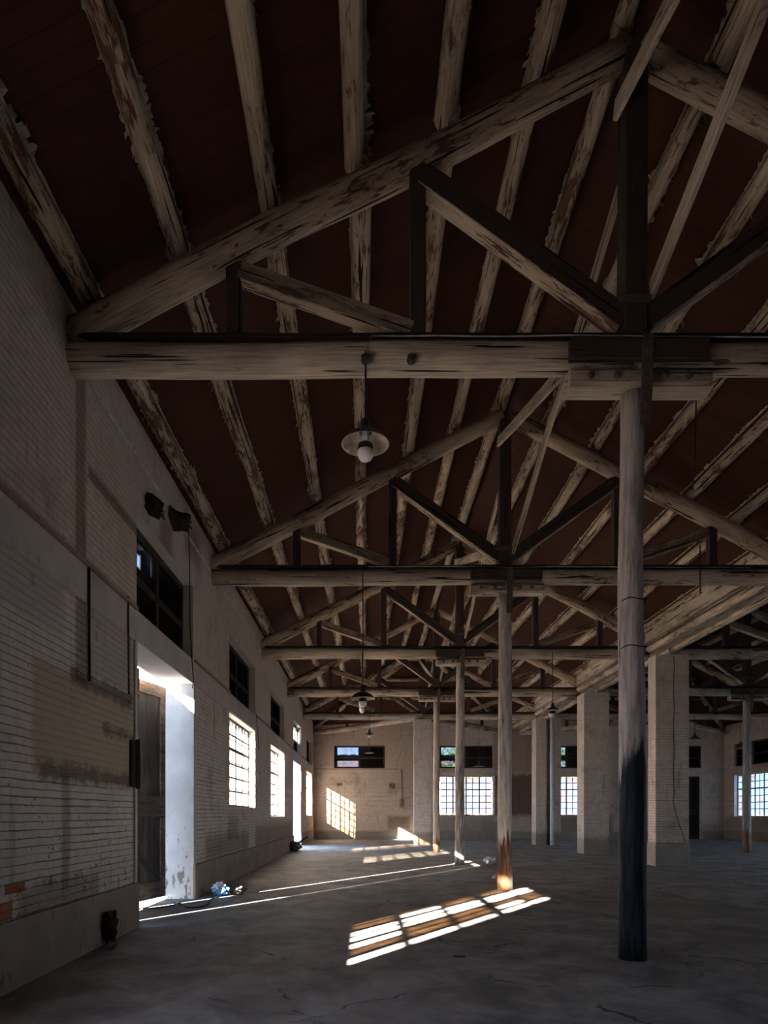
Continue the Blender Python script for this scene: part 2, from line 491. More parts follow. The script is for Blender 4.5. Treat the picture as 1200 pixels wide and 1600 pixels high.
def tube_mesh(name, pts, r, sides=8):
    bm = bmesh.new(); R = []
    P = [Vector(p) for p in pts]
    for i, p in enumerate(P):
        d = (P[min(i + 1, len(P) - 1)] - P[max(i - 1, 0)]).normalized()
        u = Vector((0, 0, 1)) if abs(d.z) < 0.9 else Vector((1, 0, 0))
        a = d.cross(u).normalized(); b = d.cross(a)
        R.append([bm.verts.new(p + r * (math.cos(2 * math.pi * j / sides) * a + math.sin(2 * math.pi * j / sides) * b)) for j in range(sides)])
    for i in range(len(P) - 1):
        for j in range(sides):
            k = (j + 1) % sides
            bm.faces.new((R[i][j], R[i][k], R[i + 1][k], R[i + 1][j])).smooth = True
    bm.faces.new(R[0]); bm.faces.new(R[-1])
    return to_mesh(bm, name)

def tube(name, pts, r, mat, parent=None, sides=8):
    return link(name, tube_mesh(name, pts, r, sides), Matrix.Identity(4), parent, (mat,))

def lathe(name, prof, loc, mats, parent=None, sides=28, mi=None, closed=True):
    """Turned shape; prof is a list of (radius, z)."""
    bm = bmesh.new(); R = []
    for r, z in prof:
        R.append([bm.verts.new((max(r, 0.0005) * math.cos(2 * math.pi * j / sides), max(r, 0.0005) * math.sin(2 * math.pi * j / sides), z)) for j in range(sides)])
    for i in range(len(prof) - 1):
        for j in range(sides):
            k = (j + 1) % sides
            f = bm.faces.new((R[i][j], R[i][k], R[i + 1][k], R[i + 1][j])); f.smooth = True
            if mi: f.material_index = mi[i]
    if closed:
        bm.faces.new(R[0]); bm.faces.new(R[-1])
    return link(name, to_mesh(bm, name), Matrix.Translation(Vector(loc)), parent, mats)

def lump(name, loc, size, mat, seed, parent=None, rough=0.5, sub=3, freq=2.2):
    """A crumpled or broken lump resting on loc."""
    bm = bmesh.new()
    bmesh.ops.create_icosphere(bm, subdivisions=sub, radius=1.0)
    off = Vector((seed * 7.3, seed * 3.1, seed * 5.7))
    for v in bm.verts:
        d = v.co.normalized()
        k = 1 + rough * noise.noise(d * freq + off) + rough * 0.5 * noise.noise(d * freq * 2.7 + off)
        v.co = Vector((d.x * k * size[0], d.y * k * size[1], d.z * k * size[2]))
    zmin = min(v.co.z for v in bm.verts)
    for v in bm.verts:
        v.co.z = max(v.co.z - zmin - size[2] * 0.12, 0.0)
    return link(name, to_mesh(bm, name), Matrix.Translation(Vector(loc)), parent, (mat,))

def box_obj(name, lo, hi, mat, parent=None, bevel=0.0):
    bm = bmesh.new(); add_box(bm, lo, hi)
    if bevel:
        bmesh.ops.bevel(bm, geom=bm.edges[:], offset=bevel, segments=1, affect='EDGES')
    return link(name, to_mesh(bm, name), Matrix.Identity(4), parent, (mat,))

# ------------------------------------------------------------------ the setting: floor, walls, roof
def wall(name, axis, inner, outer, u0, u1, z0, z1, holes, mat, reveal=M_REVEAL):
    us = sorted({u0, u1, *[h[0] for h in holes], *[h[1] for h in holes]})
    zs = sorted({z0, z1, *[h[2] for h in holes], *[h[3] for h in holes]})
    def solid(i, j):
        if i < 0 or j < 0 or i >= len(us) - 1 or j >= len(zs) - 1:
            return None
        cu, cz = (us[i] + us[i + 1]) / 2, (zs[j] + zs[j + 1]) / 2
        return not any(h[0] < cu < h[1] and h[2] < cz < h[3] for h in holes)
    bm = bmesh.new(); cache = {}
    def V(u, d, z):
        k = (round(u, 5), round(d, 5), round(z, 5))
        if k not in cache:
            cache[k] = bm.verts.new((d, u, z) if axis == 'x' else (u, d, z))
        return cache[k]
    def F(vs, mi):
        f = bm.faces.new(vs); f.material_index = mi
    for i in range(len(us) - 1):
        for j in range(len(zs) - 1):
            if not solid(i, j):
                continue
            a, b, c, d = us[i], us[i + 1], zs[j], zs[j + 1]
            for dep in (inner, outer):
                F([V(a, dep, c), V(b, dep, c), V(b, dep, d), V(a, dep, d)], 0)
            for ni, nj, (p, q) in ((i - 1, j, ((a, c), (a, d))), (i + 1, j, ((b, c), (b, d))), (i, j - 1, ((a, c), (b, c))), (i, j + 1, ((a, d), (b, d)))):
                s = solid(ni, nj)
                if s is True:
                    continue
                F([V(p[0], inner, p[1]), V(q[0], inner, q[1]), V(q[0], outer, q[1]), V(p[0], outer, p[1])], 1 if s is False else 0)
    o = link(name, to_mesh(bm, name), Matrix.Identity(4), None, (mat, reveal))
    return tag(o, kind='structure')

# floor and yard
bm = bmesh.new()
N = 60
add_box(bm, (XW - TW, YB - 0.5, -0.25), (XR + TW, YE + TW, 0.0))
tag(link('floor', to_mesh(bm, 'floor'), mats=(M_FLOOR,)), kind='structure')
bm = bmesh.new()
add_box(bm, (-140, -140, -0.40), (XW - TW, 160, -0.04))
add_box(bm, (XR + TW, -140, -0.40), (160, 160, -0.04))
add_box(bm, (XW - TW, YE + TW, -0.40), (XR + TW, 160, -0.04))
tag(link('ground', to_mesh(bm, 'ground'), mats=(M_GROUND,)), kind='structure')

DOOR1 = (8.36, 11.10, 0.0, 3.52)
W0 = (1.43, 4.40, 1.50, 3.50)
W1 = (14.05, 17.35, 1.55, 3.50)
W2 = (20.20, 23.60, 1.30, 3.47)
DOOR2 = (26.60, 29.60, 0.0, 3.47)
W3 = (32.50, 35.65, 1.30, 3.45)
def above(h, z0=3.90, z1=5.13): return (h[0], h[1], z0, z1)
left_holes = [DOOR1, W0, W1, W2, DOOR2, W3] + [above(h) for h in (DOOR1, W1, W2, DOOR2, W3)]
dirt = 'dirty'
left_stains = [
    (5.75, 8.20, 1.74, 2.74, 0.05, 0.22, (0.40, 0.305, 0.215), 0.85),
    (5.85, 8.15, 1.70, 1.86, 0.06, 0.5, (0.10, 0.075, 0.055), 0.75),
    (6.5, 8.2, 2.66, 2.82, 0.05, 0.4, (0.10, 0.08, 0.07), 0.8),
    (7.3, 8.25, 2.28, 2.36, 0.05, 0.5, dirt, 0.8),
    (5.71, 5.78, 3.33, 3.43, 0.02, 0.1, (0.03, 0.025, 0.02), 0.9),
    (6.98, 7.04, 3.44, 3.52, 0.02, 0.1, (0.05, 0.03, 0.02), 0.9),
    (7.12, 7.18, 3.37, 3.45, 0.02, 0.1, (0.05, 0.03, 0.02), 0.9),
    (7.08, 7.14, 3.22, 3.30, 0.02, 0.1, (0.05, 0.03, 0.02), 0.9),
    (6.60, 6.84, 2.7, 6.0, 0.05, 0.25, dirt, 0.75),
    (6.30, 6.48, 0.7, 1.75, 0.04, 0.25, dirt, 0.55),
    (8.02, 8.18, 2.7, 3.95, 0.03, 0.2, dirt, 0.5),
    (8.22, 8.30, 0.55, 3.9, 0.02, 0.1, dirt, 0.7),
    (6.9, 8.4, 4.82, 4.95, 0.03, 0.2, dirt, 0.8),
    (4.0, 6.35, 3.82, 3.97, 0.03, 0.2, dirt, 0.85),
    (5.0, 6.35, 3.05, 3.85, 0.03, 0.15, (0.42, 0.375, 0.35), 0.75),
    (6.95, 8.0, 2.85, 3.85, 0.03, 0.15, (0.40, 0.34, 0.30), 0.75),
    (5.30, 5.62, 0.76, 0.84, 0.006, 0.02, 'brick', 0.95),
    (4.6, 5.42, 0.56, 0.70, 0.008, 0.04, 'brick', 0.95),
    (5.5, 7.2, 0.50, 0.80, 0.06, 0.6, dirt, 0.65),
    (12.0, 16.4, 0.5, 1.0, 0.15, 0.8, (0.19, 0.125, 0.085), 0.6),
    (13.9, 15.0, 0.85, 1.35, 0.06, 0.9, dirt, 0.5),
    (17.4, 26.0, 0.4, 1.1, 0.2, 0.8, (0.17, 0.12, 0.085), 0.6),
    (9.3, 9.9, 5.0, 5.6, 0.15, 0.4, dirt, 0.7),
    (10.6, 11.6, 5.5, 6.1, 0.2, 0.4, dirt, 0.7),
]
M_LEFT = brick_mat('limewashed_brick', left_stains, loss=0.035)
wall('wall_left', 'x', XW, XW - TW, YB, YE + TW, 0.0, 6.30, left_holes, M_LEFT)

E1T = (-1.70, 1.05, 3.85, 5.07)
E2 = (4.00, 6.95, 1.30, 3.42)
E2T = (3.95, 6.90, 3.85, 5.07)
E3 = (9.50, 12.35, 1.30, 3.42)
E3T = (9.55, 12.30, 3.85, 5.07)
E4 = (15.50, 18.25, 0.0, 3.42)
E4T = (15.50, 18.20, 3.85, 5.05)
end_stains = [
    (1.2, 2.4, 0.5, 1.25, 0.12, 0.9, (0.15, 0.10, 0.075), 0.7),
    (-2.8, 4.0, -0.1, 0.42, 0.10, 0.7, (0.24, 0.19, 0.155), 0.75),
    (7.0, 9.4, 1.3, 3.5, 0.12, 1.0, (0.13, 0.075, 0.055), 0.88),
    (6.9, 9.4, 3.6, 6.0, 0.2, 1.0, (0.17, 0.10, 0.075), 0.5),
    (6.3, 7.4, 0.25, 1.0, 0.15, 0.9, (0.14, 0.10, 0.08), 0.6),
    (4.0, 7.0, 0.0, 1.3, 0.2, 0.7, (0.30, 0.26, 0.24), 0.6),
    (1.85, 2.1, 1.7, 2.2, 0.05, 0.6, (0.16, 0.09, 0.06), 0.7),
    (-1.55, -1.25, 2.9, 3.05, 0.03, 0.4, (0.06, 0.04, 0.03), 0.8),
    (1.3, 1.6, 2.75, 3.05, 0.03, 0.6, (0.06, 0.04, 0.03), 0.8),
    (9.4, 13.4, 0.0, 1.3, 0.2, 0.7, (0.22, 0.18, 0.155), 0.7),
    (-2.8, 1.8, 3.77, 3.83, 0.02, 0.05, dirt, 0.6),
]
M_END = brick_mat('limewashed_end_brick', end_stains)
wall('wall_end', 'y', YE, YE + TW, XW, XR, 0.0, 6.75, [E1T, E2, E2T, E3, E3T, E4, E4T], M_END)
R1 = (32.50, 35.70, 1.25, 3.40)
R1T = (32.50, 35.70, 3.85, 5.05)
R2_FILL = (26.6, 29.6, 1.25, 3.40)  # from here on, openings out of view, added for sky fill
R3_FILL = (20.4, 23.6, 1.25, 3.40)
R4_FILL = (14.4, 17.6, 1.25, 3.40)
R5_FILL = (8.4, 11.6, 1.25, 3.40)
wall('wall_right', 'x', XR, XR + TW, YB, YE + TW, 0.0, 6.12, [R1, R1T, R2_FILL, R3_FILL, R4_FILL, R5_FILL], brick_mat('limewashed_right_brick', [(30, 36.7, 0.0, 1.2, 0.2, 0.8, (0.24, 0.19, 0.165), 0.6)]))
wall('wall_back', 'y', YB, YB - TW, XW - TW, XR + TW, 0.0, 9.3, [], M_LEFT)

# plinth, plaster band and ledges
def strip(name, axis, inner, into, z0, z1, spans, mat, step=0.0):
    bm = bmesh.new()
    for a, b in spans:
        lo, hi = min(inner, inner + into), max(inner, inner + into)
        n = max(1, int((b - a) / 0.5)) if step else 1
        for i in range(n):
            p, q = a + (b - a) * i / n, a + (b - a) * (i + 1) / n
            dz = step * noise.noise(Vector((p * 1.7, z0, 0)))
            if axis == 'x': add_box(bm, (lo, p, z0), (hi, q, z1 + dz))
            else: add_box(bm, (p, lo, z0), (q, hi, z1 + dz))
    return tag(link(name, to_mesh(bm, name), mats=(mat,)), kind='structure')

strip('baseboard_left', 'x', XW, 0.035, 0.0, 0.55, [(YB, 8.36), (11.1, 26.6), (29.6, YE)], M_PLINTH)
strip('baseboard_end', 'y', YE, -0.03, 0.0, 0.42, [(XW, 15.5), (18.25, XR)], M_CAP)
strip('baseboard_right', 'x', XR, -0.03, 0.0, 0.5, [(YB, YE)], M_PLINTH)
strip('trim_1', 'x', XW, 0.012, 3.52, 3.90, [(YB, YE)], M_BAND)
strip('trim_2', 'y', YE, -0.012, 3.44, 3.83, [(3.4, 7.0), (9.0, 13.2), (14.6, XR)], M_BAND)
strip('trim_3', 'x', XR, -0.012, 3.42, 3.83, [(20, YE)], M_BAND)
# narrow worn ledge along the top of the band, broken at the high windows
strip('trim_4', 'x', XW, 0.045, 3.885, 3.925, [(YB, 8.30), (11.15, 14.0), (17.4, 20.1), (23.65, 26.5), (29.65, 32.4)], M_PLINTH, 0.03)
# rim of plaster round the door
bm = bmesh.new()
add_box(bm, (XW, 8.28, 0.55), (XW + 0.012, 8.36, 3.52))
add_box(bm, (XW, 11.10, 0.55), (XW + 0.012, 11.26, 3.52))
tag(link('trim_5', to_mesh(bm, 'trim_5'), mats=(M_BAND,)), kind='structure')

def roof_part(name, quads):
    bm = bmesh.new()
    for q in quads:
        lo = [bm.verts.new(p) for p in q]
        hi = [bm.verts.new((p[0], p[1], p[2] + 0.12)) for p in q]
        bm.faces.new(lo); bm.faces.new(hi)
        n = len(q)
        for i in range(n):
            bm.faces.new((lo[i], lo[(i + 1) % n], hi[(i + 1) % n], hi[i]))
    return tag(link(name, to_mesh(bm, name), mats=(M_CEIL,)), kind='structure')

def roof(name, xc, xl, xr):
    """Two slopes and a hipped end; xl/xr are the outer edges of the slopes."""
    zl, zr = ZRIDGE - SL * (xc - xl), ZRIDGE - SL * (xr - xc)
    yr, ov = T[5], 0.35
    ye = YE + ov
    zend = ZEAVE - 0.12
    return roof_part(name, [
        [(xl, YB - 0.6, zl), (xc, YB - 0.6, ZRIDGE), (xc, yr, ZRIDGE), (xl, ye, zl)],
        [(xr, YB - 0.6, zr), (xc, YB - 0.6, ZRIDGE), (xc, yr, ZRIDGE), (xr, ye, zr)],
        [(xl, ye, zl), (xc, yr, ZRIDGE), (xr, ye, zr)]])
roof('ceiling', XC, XW - TW - 0.35, 7.72)
roof('ceiling_right', XC2, 8.36, XR + TW + 0.35)

# ------------------------------------------------------------------ windows
def P3(axis, u, d, z): return (d, u, z) if axis == 'x' else (u, d, z)

def wbox(bm, axis, u0, u1, d0, d1, z0, z1, mi=0):
    a, b = P3(axis, u0, min(d0, d1), z0), P3(axis, u1, max(d0, d1), z1)
    add_box(bm, a, b, mi)

def window(name, axis, d, hole, units, cols, rows_up, rows_lo, frac, pick, laths=False, bar=0.018, rail=0.032):
    """Steel casement window standing in the plane d of a wall opening."""
    u0, u1, z0, z1 = hole
    r = root(name, P3(axis, (u0 + u1) / 2, d, z0), kind='structure')
    fw, t = 0.045, 0.022
    bm = bmesh.new()
    wbox(bm, axis, u0, u1, d - t, d + t, z0, z0 + fw); wbox(bm, axis, u0, u1, d - t, d + t, z1 - fw, z1)
    wbox(bm, axis, u0, u0 + fw, d - t, d + t, z0 + fw, z1 - fw); wbox(bm, axis, u1 - fw, u1, d - t, d + t, z0 + fw, z1 - fw)
    zt = z1 - (z1 - z0) * frac
    W = (u1 - u0 - 2 * fw)
    for i in range(1, units):
        uc = u0 + fw + W * i / units
        wbox(bm, axis, uc - max(rail, 0.032), uc + max(rail, 0.032), d - t, d + t, z0 + fw, z1 - fw)
    wbox(bm, axis, u0 + fw, u1 - fw, d - t * 0.9, d + t * 0.9, zt - rail, zt + rail)
    link('frame', to_mesh(bm, 'frame'), parent=r, mats=(M_FRAME,))
    bm = bmesh.new(); g = bmesh.new()
    rnd = random.Random(name)
    for i in range(units):
        a, b = u0 + fw + W * i / units + 0.024, u0 + fw + W * (i + 1) / units - 0.024
        for (p, q, rows, band) in ((zt + 0.024, z1 - fw, rows_up, 1), (z0 + fw, zt - 0.024, rows_lo, 0)):
            for c in range(1, cols):
                x = a + (b - a) * c / cols
                wbox(bm, axis, x - min(bar, 0.02), x + min(bar, 0.02), d - 0.016, d + 0.012, p, q)
            for k in range(1, rows):
                zz = p + (q - p) * k / rows
                wbox(bm, axis, a, b, d - 0.011, d + 0.011, zz - bar, zz + bar)
            for c in range(cols):
                for k in range(rows):
                    m = pick(i, c, k, band, rnd)
                    if m is None: continue
                    x0, x1 = a + (b - a) * c / cols + 0.009, a + (b - a) * (c + 1) / cols - 0.009
                    y0, y1 = p + (q - p) * k / rows + 0.009, p + (q - p) * (k + 1) / rows - 0.009
                    wbox(g, axis, x0, x1, d - 0.002, d + 0.002, y0, y1, m)
    link('glazing_bars', to_mesh(bm, 'glazing_bars'), parent=r, mats=(M_FRAME,))
    link('panes', to_mesh(g, 'panes'), parent=r, mats=PANES)
    if laths:
        bm = bmesh.new()
        s = 1 if (axis == 'y') else -1
        x = u0 + 0.06
        while x < u1 - 0.1:
            w = rnd.uniform(0.025, 0.05)
            wbox(bm, axis, x, x + w, d + s * 0.08, d + s * 0.10, z0 + 0.02, z1 - rnd.uniform(0.04, 0.12))
            x += w + rnd.uniform(0.07, 0.16)
        for zz in (z0 + 0.45, z0 + 1.05, z1 - 0.4):
            wbox(bm, axis, u0, u1, d + s * 0.10, d + s * 0.12, zz, zz + 0.03)
        tag(link('lath_screen', to_mesh(bm, 'lath_screen'), parent=r, mats=(M_LATH,)), 'rough lath screen nailed outside the window')
    return r

def pk_sun(i, c, k, band, rnd):       # first window: alternate lights open and grimy
    if i % 2 == 0: return None if rnd.random() < 0.9 else 0
    return 2 if rnd.random() < 0.93 else None
def pk_mix(i, c, k, band, rnd):
    v = rnd.random()
    return 1
def pk_fog(i, c, k, band, rnd):
    return 3 if (i >= 2) ^ (rnd.random() < 0.15) else 4
def pk_dust(i, c, k, band, rnd):
    return 6 if noise.noise(Vector((i * 0.9 + c * 0.45, k * 0.8 + band * 2.5, 1.3))) > 0.12 else 5
def pk_open(i, c, k, band, rnd):
    return 0 if rnd.random() < 0.7 else None
DI = XW - 0.19
window('window_1', 'x', DI, W0, 4, 2, 2, 3, 0.38, pk_sun, bar=0.03, rail=0.05)
window('window_2', 'x', DI, W1, 4, 2, 2, 4, 0.34, pk_mix, laths=True)
window('window_3', 'x', DI - 0.06, W2, 4, 2, 2, 4, 0.34, pk_fog)
window('window_4', 'x', DI - 0.06, W3, 4, 2, 2, 4, 0.34, pk_fog)
window('window_5', 'y', YE + 0.2, E2, 4, 2, 2, 4, 0.34, pk_dust)
window('window_6', 'y', YE + 0.2, E3, 4, 2, 2, 4, 0.34, pk_dust)
window('window_7', 'x', XR + 0.2, R1, 4, 2, 2, 4, 0.34, pk_dust)
window('window_8', 'x', XR + 0.2, R2_FILL, 4, 2, 2, 4, 0.34, pk_dust)  # unseen window, added to let in sky light
for _n, _h in (('window_19', R3_FILL), ('window_20', R4_FILL), ('window_21', R5_FILL)):  # more unseen windows, added to brighten the hall with sky light
    window(_n, 'x', XR + 0.2, _h, 4, 2, 2, 4, 0.34, pk_open)

def high_window(name, axis, d, hole, covers, seed):
    """Low timber window of four lights, rough boards nailed over its outer side."""
    u0, u1, z0, z1 = hole
    rnd = random.Random(seed)
    r = root(name, P3(axis, (u0 + u1) / 2, d, z0), kind='structure')
    s = 1 if d > (XW if axis == 'x' else YE) else -1
    if axis == 'x' and d > 0: s = 1
    fw, t = 0.085, 0.04
    bm = bmesh.new()
    wbox(bm, axis, u0, u1, d - t, d + t, z0, z0 + fw); wbox(bm, axis, u0, u1, d - t, d + t, z1 - fw, z1)
    wbox(bm, axis, u0, u0 + fw, d - t, d + t, z0 + fw, z1 - fw); wbox(bm, axis, u1 - fw, u1, d - t, d + t, z0 + fw, z1 - fw)
    um, zm = (u0 + u1) / 2, z0 + (z1 - z0) * 0.46
    wbox(bm, axis, um - 0.06, um + 0.06, d - t, d + t, z0 + fw, z1 - fw)
    wbox(bm, axis, u0 + fw, um - 0.06, d - t * 0.8, d + t * 0.8, zm - 0.05, zm + 0.05)
    wbox(bm, axis, um + 0.06, u1 - fw, d - t * 0.8, d + t * 0.8, zm - 0.05, zm + 0.05)
    link('frame', to_mesh(bm, 'frame'), parent=r, mats=(M_LATH,))
    bm = bmesh.new()
    for a, b in ((u0 + fw, um - 0.06), (um + 0.06, u1 - fw)):
        for p, q in ((z0 + fw, zm - 0.05), (zm + 0.05, z1 - fw)):
            if seed == 4 and q > zm + 0.1:
                continue
            wbox(bm, axis, a, b, d - 0.003, d + 0.003, p, q)
    link('panes', to_mesh(bm, 'panes'), parent=r, mats=(M_GTOP,))
    bm = bmesh.new()
    W, H = u1 - u0, z1 - z0
    dd = d + s * 0.16
    for (a, b, p, q, rag) in covers:
        x = u0 + W * a
        while x < u0 + W * b - 0.01:
            w = min(rnd.uniform(0.07, 0.12), u0 + W * b - x)
            top = z0 + H * q - (rnd.uniform(0, rag) if rag else 0)
            wbox(bm, axis, x, x + w + 0.006, dd, dd + s * rnd.uniform(0.014, 0.022), z0 + H * p, top)
            x += w
    if covers:
        for zz in (z0 + 0.02, z1 - 0.05):
            wbox(bm, axis, u0, u1, dd + s * 0.025, dd + s * 0.045, zz, zz + 0.035)
        link('boarding', to_mesh(bm, 'boarding'), parent=r, mats=(M_LATH,))
    return r
DH = XW - 0.20
high_window('window_9', 'x', DH, above(DOOR1), [(0, 0.395, 0, 1, 0), (0.395, 0.455, 0, 0.80, 0.10), (0.455, 1, 0, 1, 0)], 1)
high_window('window_10', 'x', DH, above(W1), [(0, 1, 0, 1, 0)], 2)
high_window('window_11', 'x', DH, above(W2), [(0, 1, 0, 1, 0)], 3)
high_window('window_12', 'x', DH, above(DOOR2), [(0.0, 1, 0, 0.62, 0.1), (0, 0.84, 0.5, 1, 0)], 4)
high_window('window_13', 'x', DH, above(W3), [(0, 1, 0, 1, 0)], 5)
half = [(0, 0.5, 0.34, 0.64, 0.06), (0.5, 1, 0, 1, 0), (0, 0.06, 0, 1, 0)]
high_window('window_14', 'y', YE + 0.16, E1T, half, 6)
high_window('window_15', 'y', YE + 0.16, E2T, half, 7)
high_window('window_16', 'y', YE + 0.16, E3T, half, 8)
high_window('window_17', 'y', YE + 0.16, E4T, [(0, 1, 0, 1, 0)], 9)
high_window('window_18', 'x', XR + 0.16, R1T, [(0, 0.55, 0, 1, 0), (0.62, 1, 0, 1, 0)], 10)

# ------------------------------------------------------------------ doors
def door_leaf(name, parent, hinge, direc, width, z0, z1, seed, notch=0.0):
    """Boarded leaf; local X runs from the hinge along the leaf, local Y is its thickness."""
    d = Vector((direc[0], direc[1], 0)).normalized()
    M = Matrix((d, Vector((-d.y, d.x, 0)), Vector((0, 0, 1)))).transposed().to_4x4()
    M.translation = Vector((hinge[0], hinge[1], z0))
    H = z1 - z0
    t = 0.03
    bm = bmesh.new()
    for lo, hi in (((0, -t, 1.05), (0.15, t, H)), ((notch, -t, 0), (0.15, t, 1.05)), ((width - 0.15, -t, 0), (width, t, H)), ((0.15, -t, H - 0.19), (width - 0.15, t, H)),
                   ((0.15, -t, 1.30), (width - 0.15, t, 1.63)), ((0.15, -t, 0), (width - 0.15, t, 0.26))):
        add_box(bm, lo, hi)
    leaf = link(name, to_mesh(bm, name), M, parent, (M_DOORRAIL,))
    rnd = random.Random(seed)
    bm = bmesh.new()
    for (p, q) in ((0.26, 1.30), (1.63, H - 0.19)):
        x = 0.15
        while x < width - 0.151:
            w = min(rnd.uniform(0.10, 0.14), width - 0.15 - x)
            e = rnd.uniform(-0.004, 0.004)
            add_box(bm, (x + 0.002, -0.012 + e, p), (x + w - 0.002, 0.012 + e, q))
            x += w
    V = Matrix(((0, 0, 1, 0), (0, 1, 0, 0), (-1, 0, 0, 0), (0, 0, 0, 1)))   # grain upright
    bm.transform(V)
    link('boards', to_mesh(bm, 'boards'), M @ V.inverted(), leaf, (M_DOOR,))
    a, b = M @ Vector((0.14, 0, 0.24)), M @ Vector((width - 0.14, 0, 1.32))
    br = timber('diagonal_brace', a, b, 0.05, 0.12, M_DOOR, leaf, seed)
    return leaf
D1R = root('door_1', (XW - TW, 9.73, 0.0), kind='structure')
ang = math.radians(14)
door_leaf('leaf', D1R, (XW - TW - 0.02, 11.11), (-math.sin(ang), -math.cos(ang)), 1.80, 0.05, 3.46, 3)
door_leaf('leaf', D1R, (XW - TW - 0.035, 8.36), (0.0, 1.0), 1.50, 0.05, 3.50, 4, 0.06)
D2R = root('door_2', (XW - TW, 28.1, 0.0), kind='structure')
door_leaf('leaf', D2R, (XW - TW - 0.03, 26.55), (-1.0, 0.0), 1.75, 0.05, 3.47, 5)
D3R = root('door_3', (16.9, YE + TW, 0.0), kind='structure')
door_leaf('leaf', D3R, (15.5, YE + TW - 0.05), (1, 0), 1.37, 0.0, 3.42, 6)
door_leaf('leaf', D3R, (18.25, YE + TW - 0.05), (-1, 0), 1.37, 0.0, 3.42, 7)

# ------------------------------------------------------------------ brick pillars
M_PILLAR = brick_mat('pillar_brick', [(-100, 100, -0.1, 0.55, 0.12, 0.7, (0.21, 0.17, 0.14), 0.75)], loss=0.02)
M_PILLARCH = brick_mat('pillar_cement_foot', [], lime=(0.47, 0.41, 0.38), loss=0.0)
def pillar(x0, x1, y0, y1, z1, label, foot=None):
    bm = bmesh.new()
    n = 18
    for i in range(n):
        add_box(bm, (x0, y0, z1 * i / n), (x1, y1, z1 * (i + 1) / n)) if i == 0 else None
    bm.clear()
    add_box(bm, (x0, y0, 0), (x1, y1, z1))
    bmesh.ops.bevel(bm, geom=[e for e in bm.edges if abs(e.verts[0].co.z - e.verts[1].co.z) > 1], offset=0.012, segments=2, affect='EDGES')
    o = link('brick_pillar', to_mesh(bm, 'brick_pillar'), Matrix.Identity(4), None, (M_PILLAR,))
    tag(o, label, 'pillar')
    if foot:
        box_obj('cement_foot', (x0 - 0.02, y0 - 0.02, 0), (x1 + 0.02, y1 + 0.02, foot), M_CAP, o, 0.015)
    return o
PA = pillar(7.67, 8.55, T[3] - 0.62, T[3] - 0.12, 5.60, 'tall limewashed brick pillar with grey cement foot behind the nearest column', 0.62)
# the crack-like black wire and plate on that pillar
pts = [(8.14 + 0.012 * math.sin(k * 1.7), T[3] - 0.632, 5.55 - k * 0.3) for k in range(13)] + [(8.12, T[3] - 0.632, 1.75), (8.22, T[3] - 0.632, 1.3), (8.44, T[3] - 0.645, 0.66)]
tag(tube('wall_cable', pts, 0.009, M_BLACK), 'thin black cable running down the front of the largest brick pillar', 'cable')
PB = pillar(7.60, 8.48, T[4] - 0.95, T[4] - 0.18, 5.60, 'limewashed brick pillar with damp stained foot, left of the cement-footed one')
bm = bmesh.new()
y0, y1 = T[5] - 0.65, T[5] + 0.1
add_box(bm, (7.51, y0, 0), (7.98, y1, 5.60)); add_box(bm, (8.33, y0, 0), (8.62, y1, 5.60)); add_box(bm, (7.98, y1 - 0.25, 0), (8.33, y1, 5.60))
tag(link('brick_pillar', to_mesh(bm, 'brick_pillar'), mats=(M_PILLAR,)), 'farther brick pillar with a dark recess behind the white downpipe', 'pillar')
PD = pillar(2.17, 2.95, T[5] - 0.30, T[5] + 0.20, 5.60, 'far brick pillar in line with the timber columns before the end wall')
PE = pillar(13.30, 14.06, T[5] - 0.30, T[5] + 0.20, 5.60, 'far brick pillar of the right hall hidden behind the cement-footed pillar')

# white downpipe
dp = root('downpipe', (8.19, T[5] - 0.76, 0), 'white plastic downpipe in front of the recessed far brick pillar', 'pipe')
tube('pipe', [(8.19, T[5] - 0.76, 0.0), (8.19, T[5] - 0.76, 3.0), (8.19, T[5] - 0.76, 5.62)], 0.085, M_PIPE, dp, 16)
lathe('hopper', [(0.09, 0), (0.10, 0.02), (0.17, 0.12), (0.17, 0.2), (0.15, 0.2), (0.08, 0.06)], (8.19, T[5] - 0.76, 5.60), (M_PIPE,), dp, 16)

# ------------------------------------------------------------------ timber columns
COLMATS = {
    1: column_mat('column_paint_black_foot', (0.56, 0.49, 0.47), (0.020, 0.023, 0.032), 1.95, 0.9),
    2: column_mat('column_paint_brown_sunlit_foot', (0.53, 0.46, 0.41), (0.10, 0.05, 0.028), 0.98, 0.5, (0.50, 0.45, 0.40)),  # brown foot is paint; the pale last colour is painted sunlight
    3: column_mat('column_paint_dark_head', (0.56, 0.49, 0.43), (0.36, 0.31, 0.28), 2.6, 0.8),
    4: column_mat('column_paint_pale', (0.56, 0.49, 0.43), (0.26, 0.12, 0.055), 0.45, 0.5),
    5: column_mat('column_paint_right', (0.38, 0.34, 0.31), (0.20, 0.10, 0.065), 0.75, 0.6),
}
def column(x, y, mat, label, r0=0.13, r1=0.102, lean=0.0, seed=0):
    o = root('timber_column', (x, y, 0), label, 'column')
    log('shaft', (x, y, 0.0), (x + lean, y, 5.44), r0, r1, mat, o, seed, 0.012, 24, 20, 0.03)
    return o
column(2.575, T[1], COLMATS[1], 'nearest round timber column, black-painted up to head height', 0.133, 0.108, 0.0, 21)
_c1 = bpy.data.objects['timber_column']
for zz in (3.44, 2.99):
    tube('joint_ring', [(2.575 + 0.1215 * math.cos(a * math.pi / 12), T[1] + 0.1215 * math.sin(a * math.pi / 12), zz + 0.01 * math.sin(a * 0.9)) for a in range(25)], 0.006, M_SOOT_SHADE, _c1, 5)
column(2.575, T[2], COLMATS[2], 'round timber column with brown foot standing in the sun patch', 0.142, 0.115, 0.0, 22)
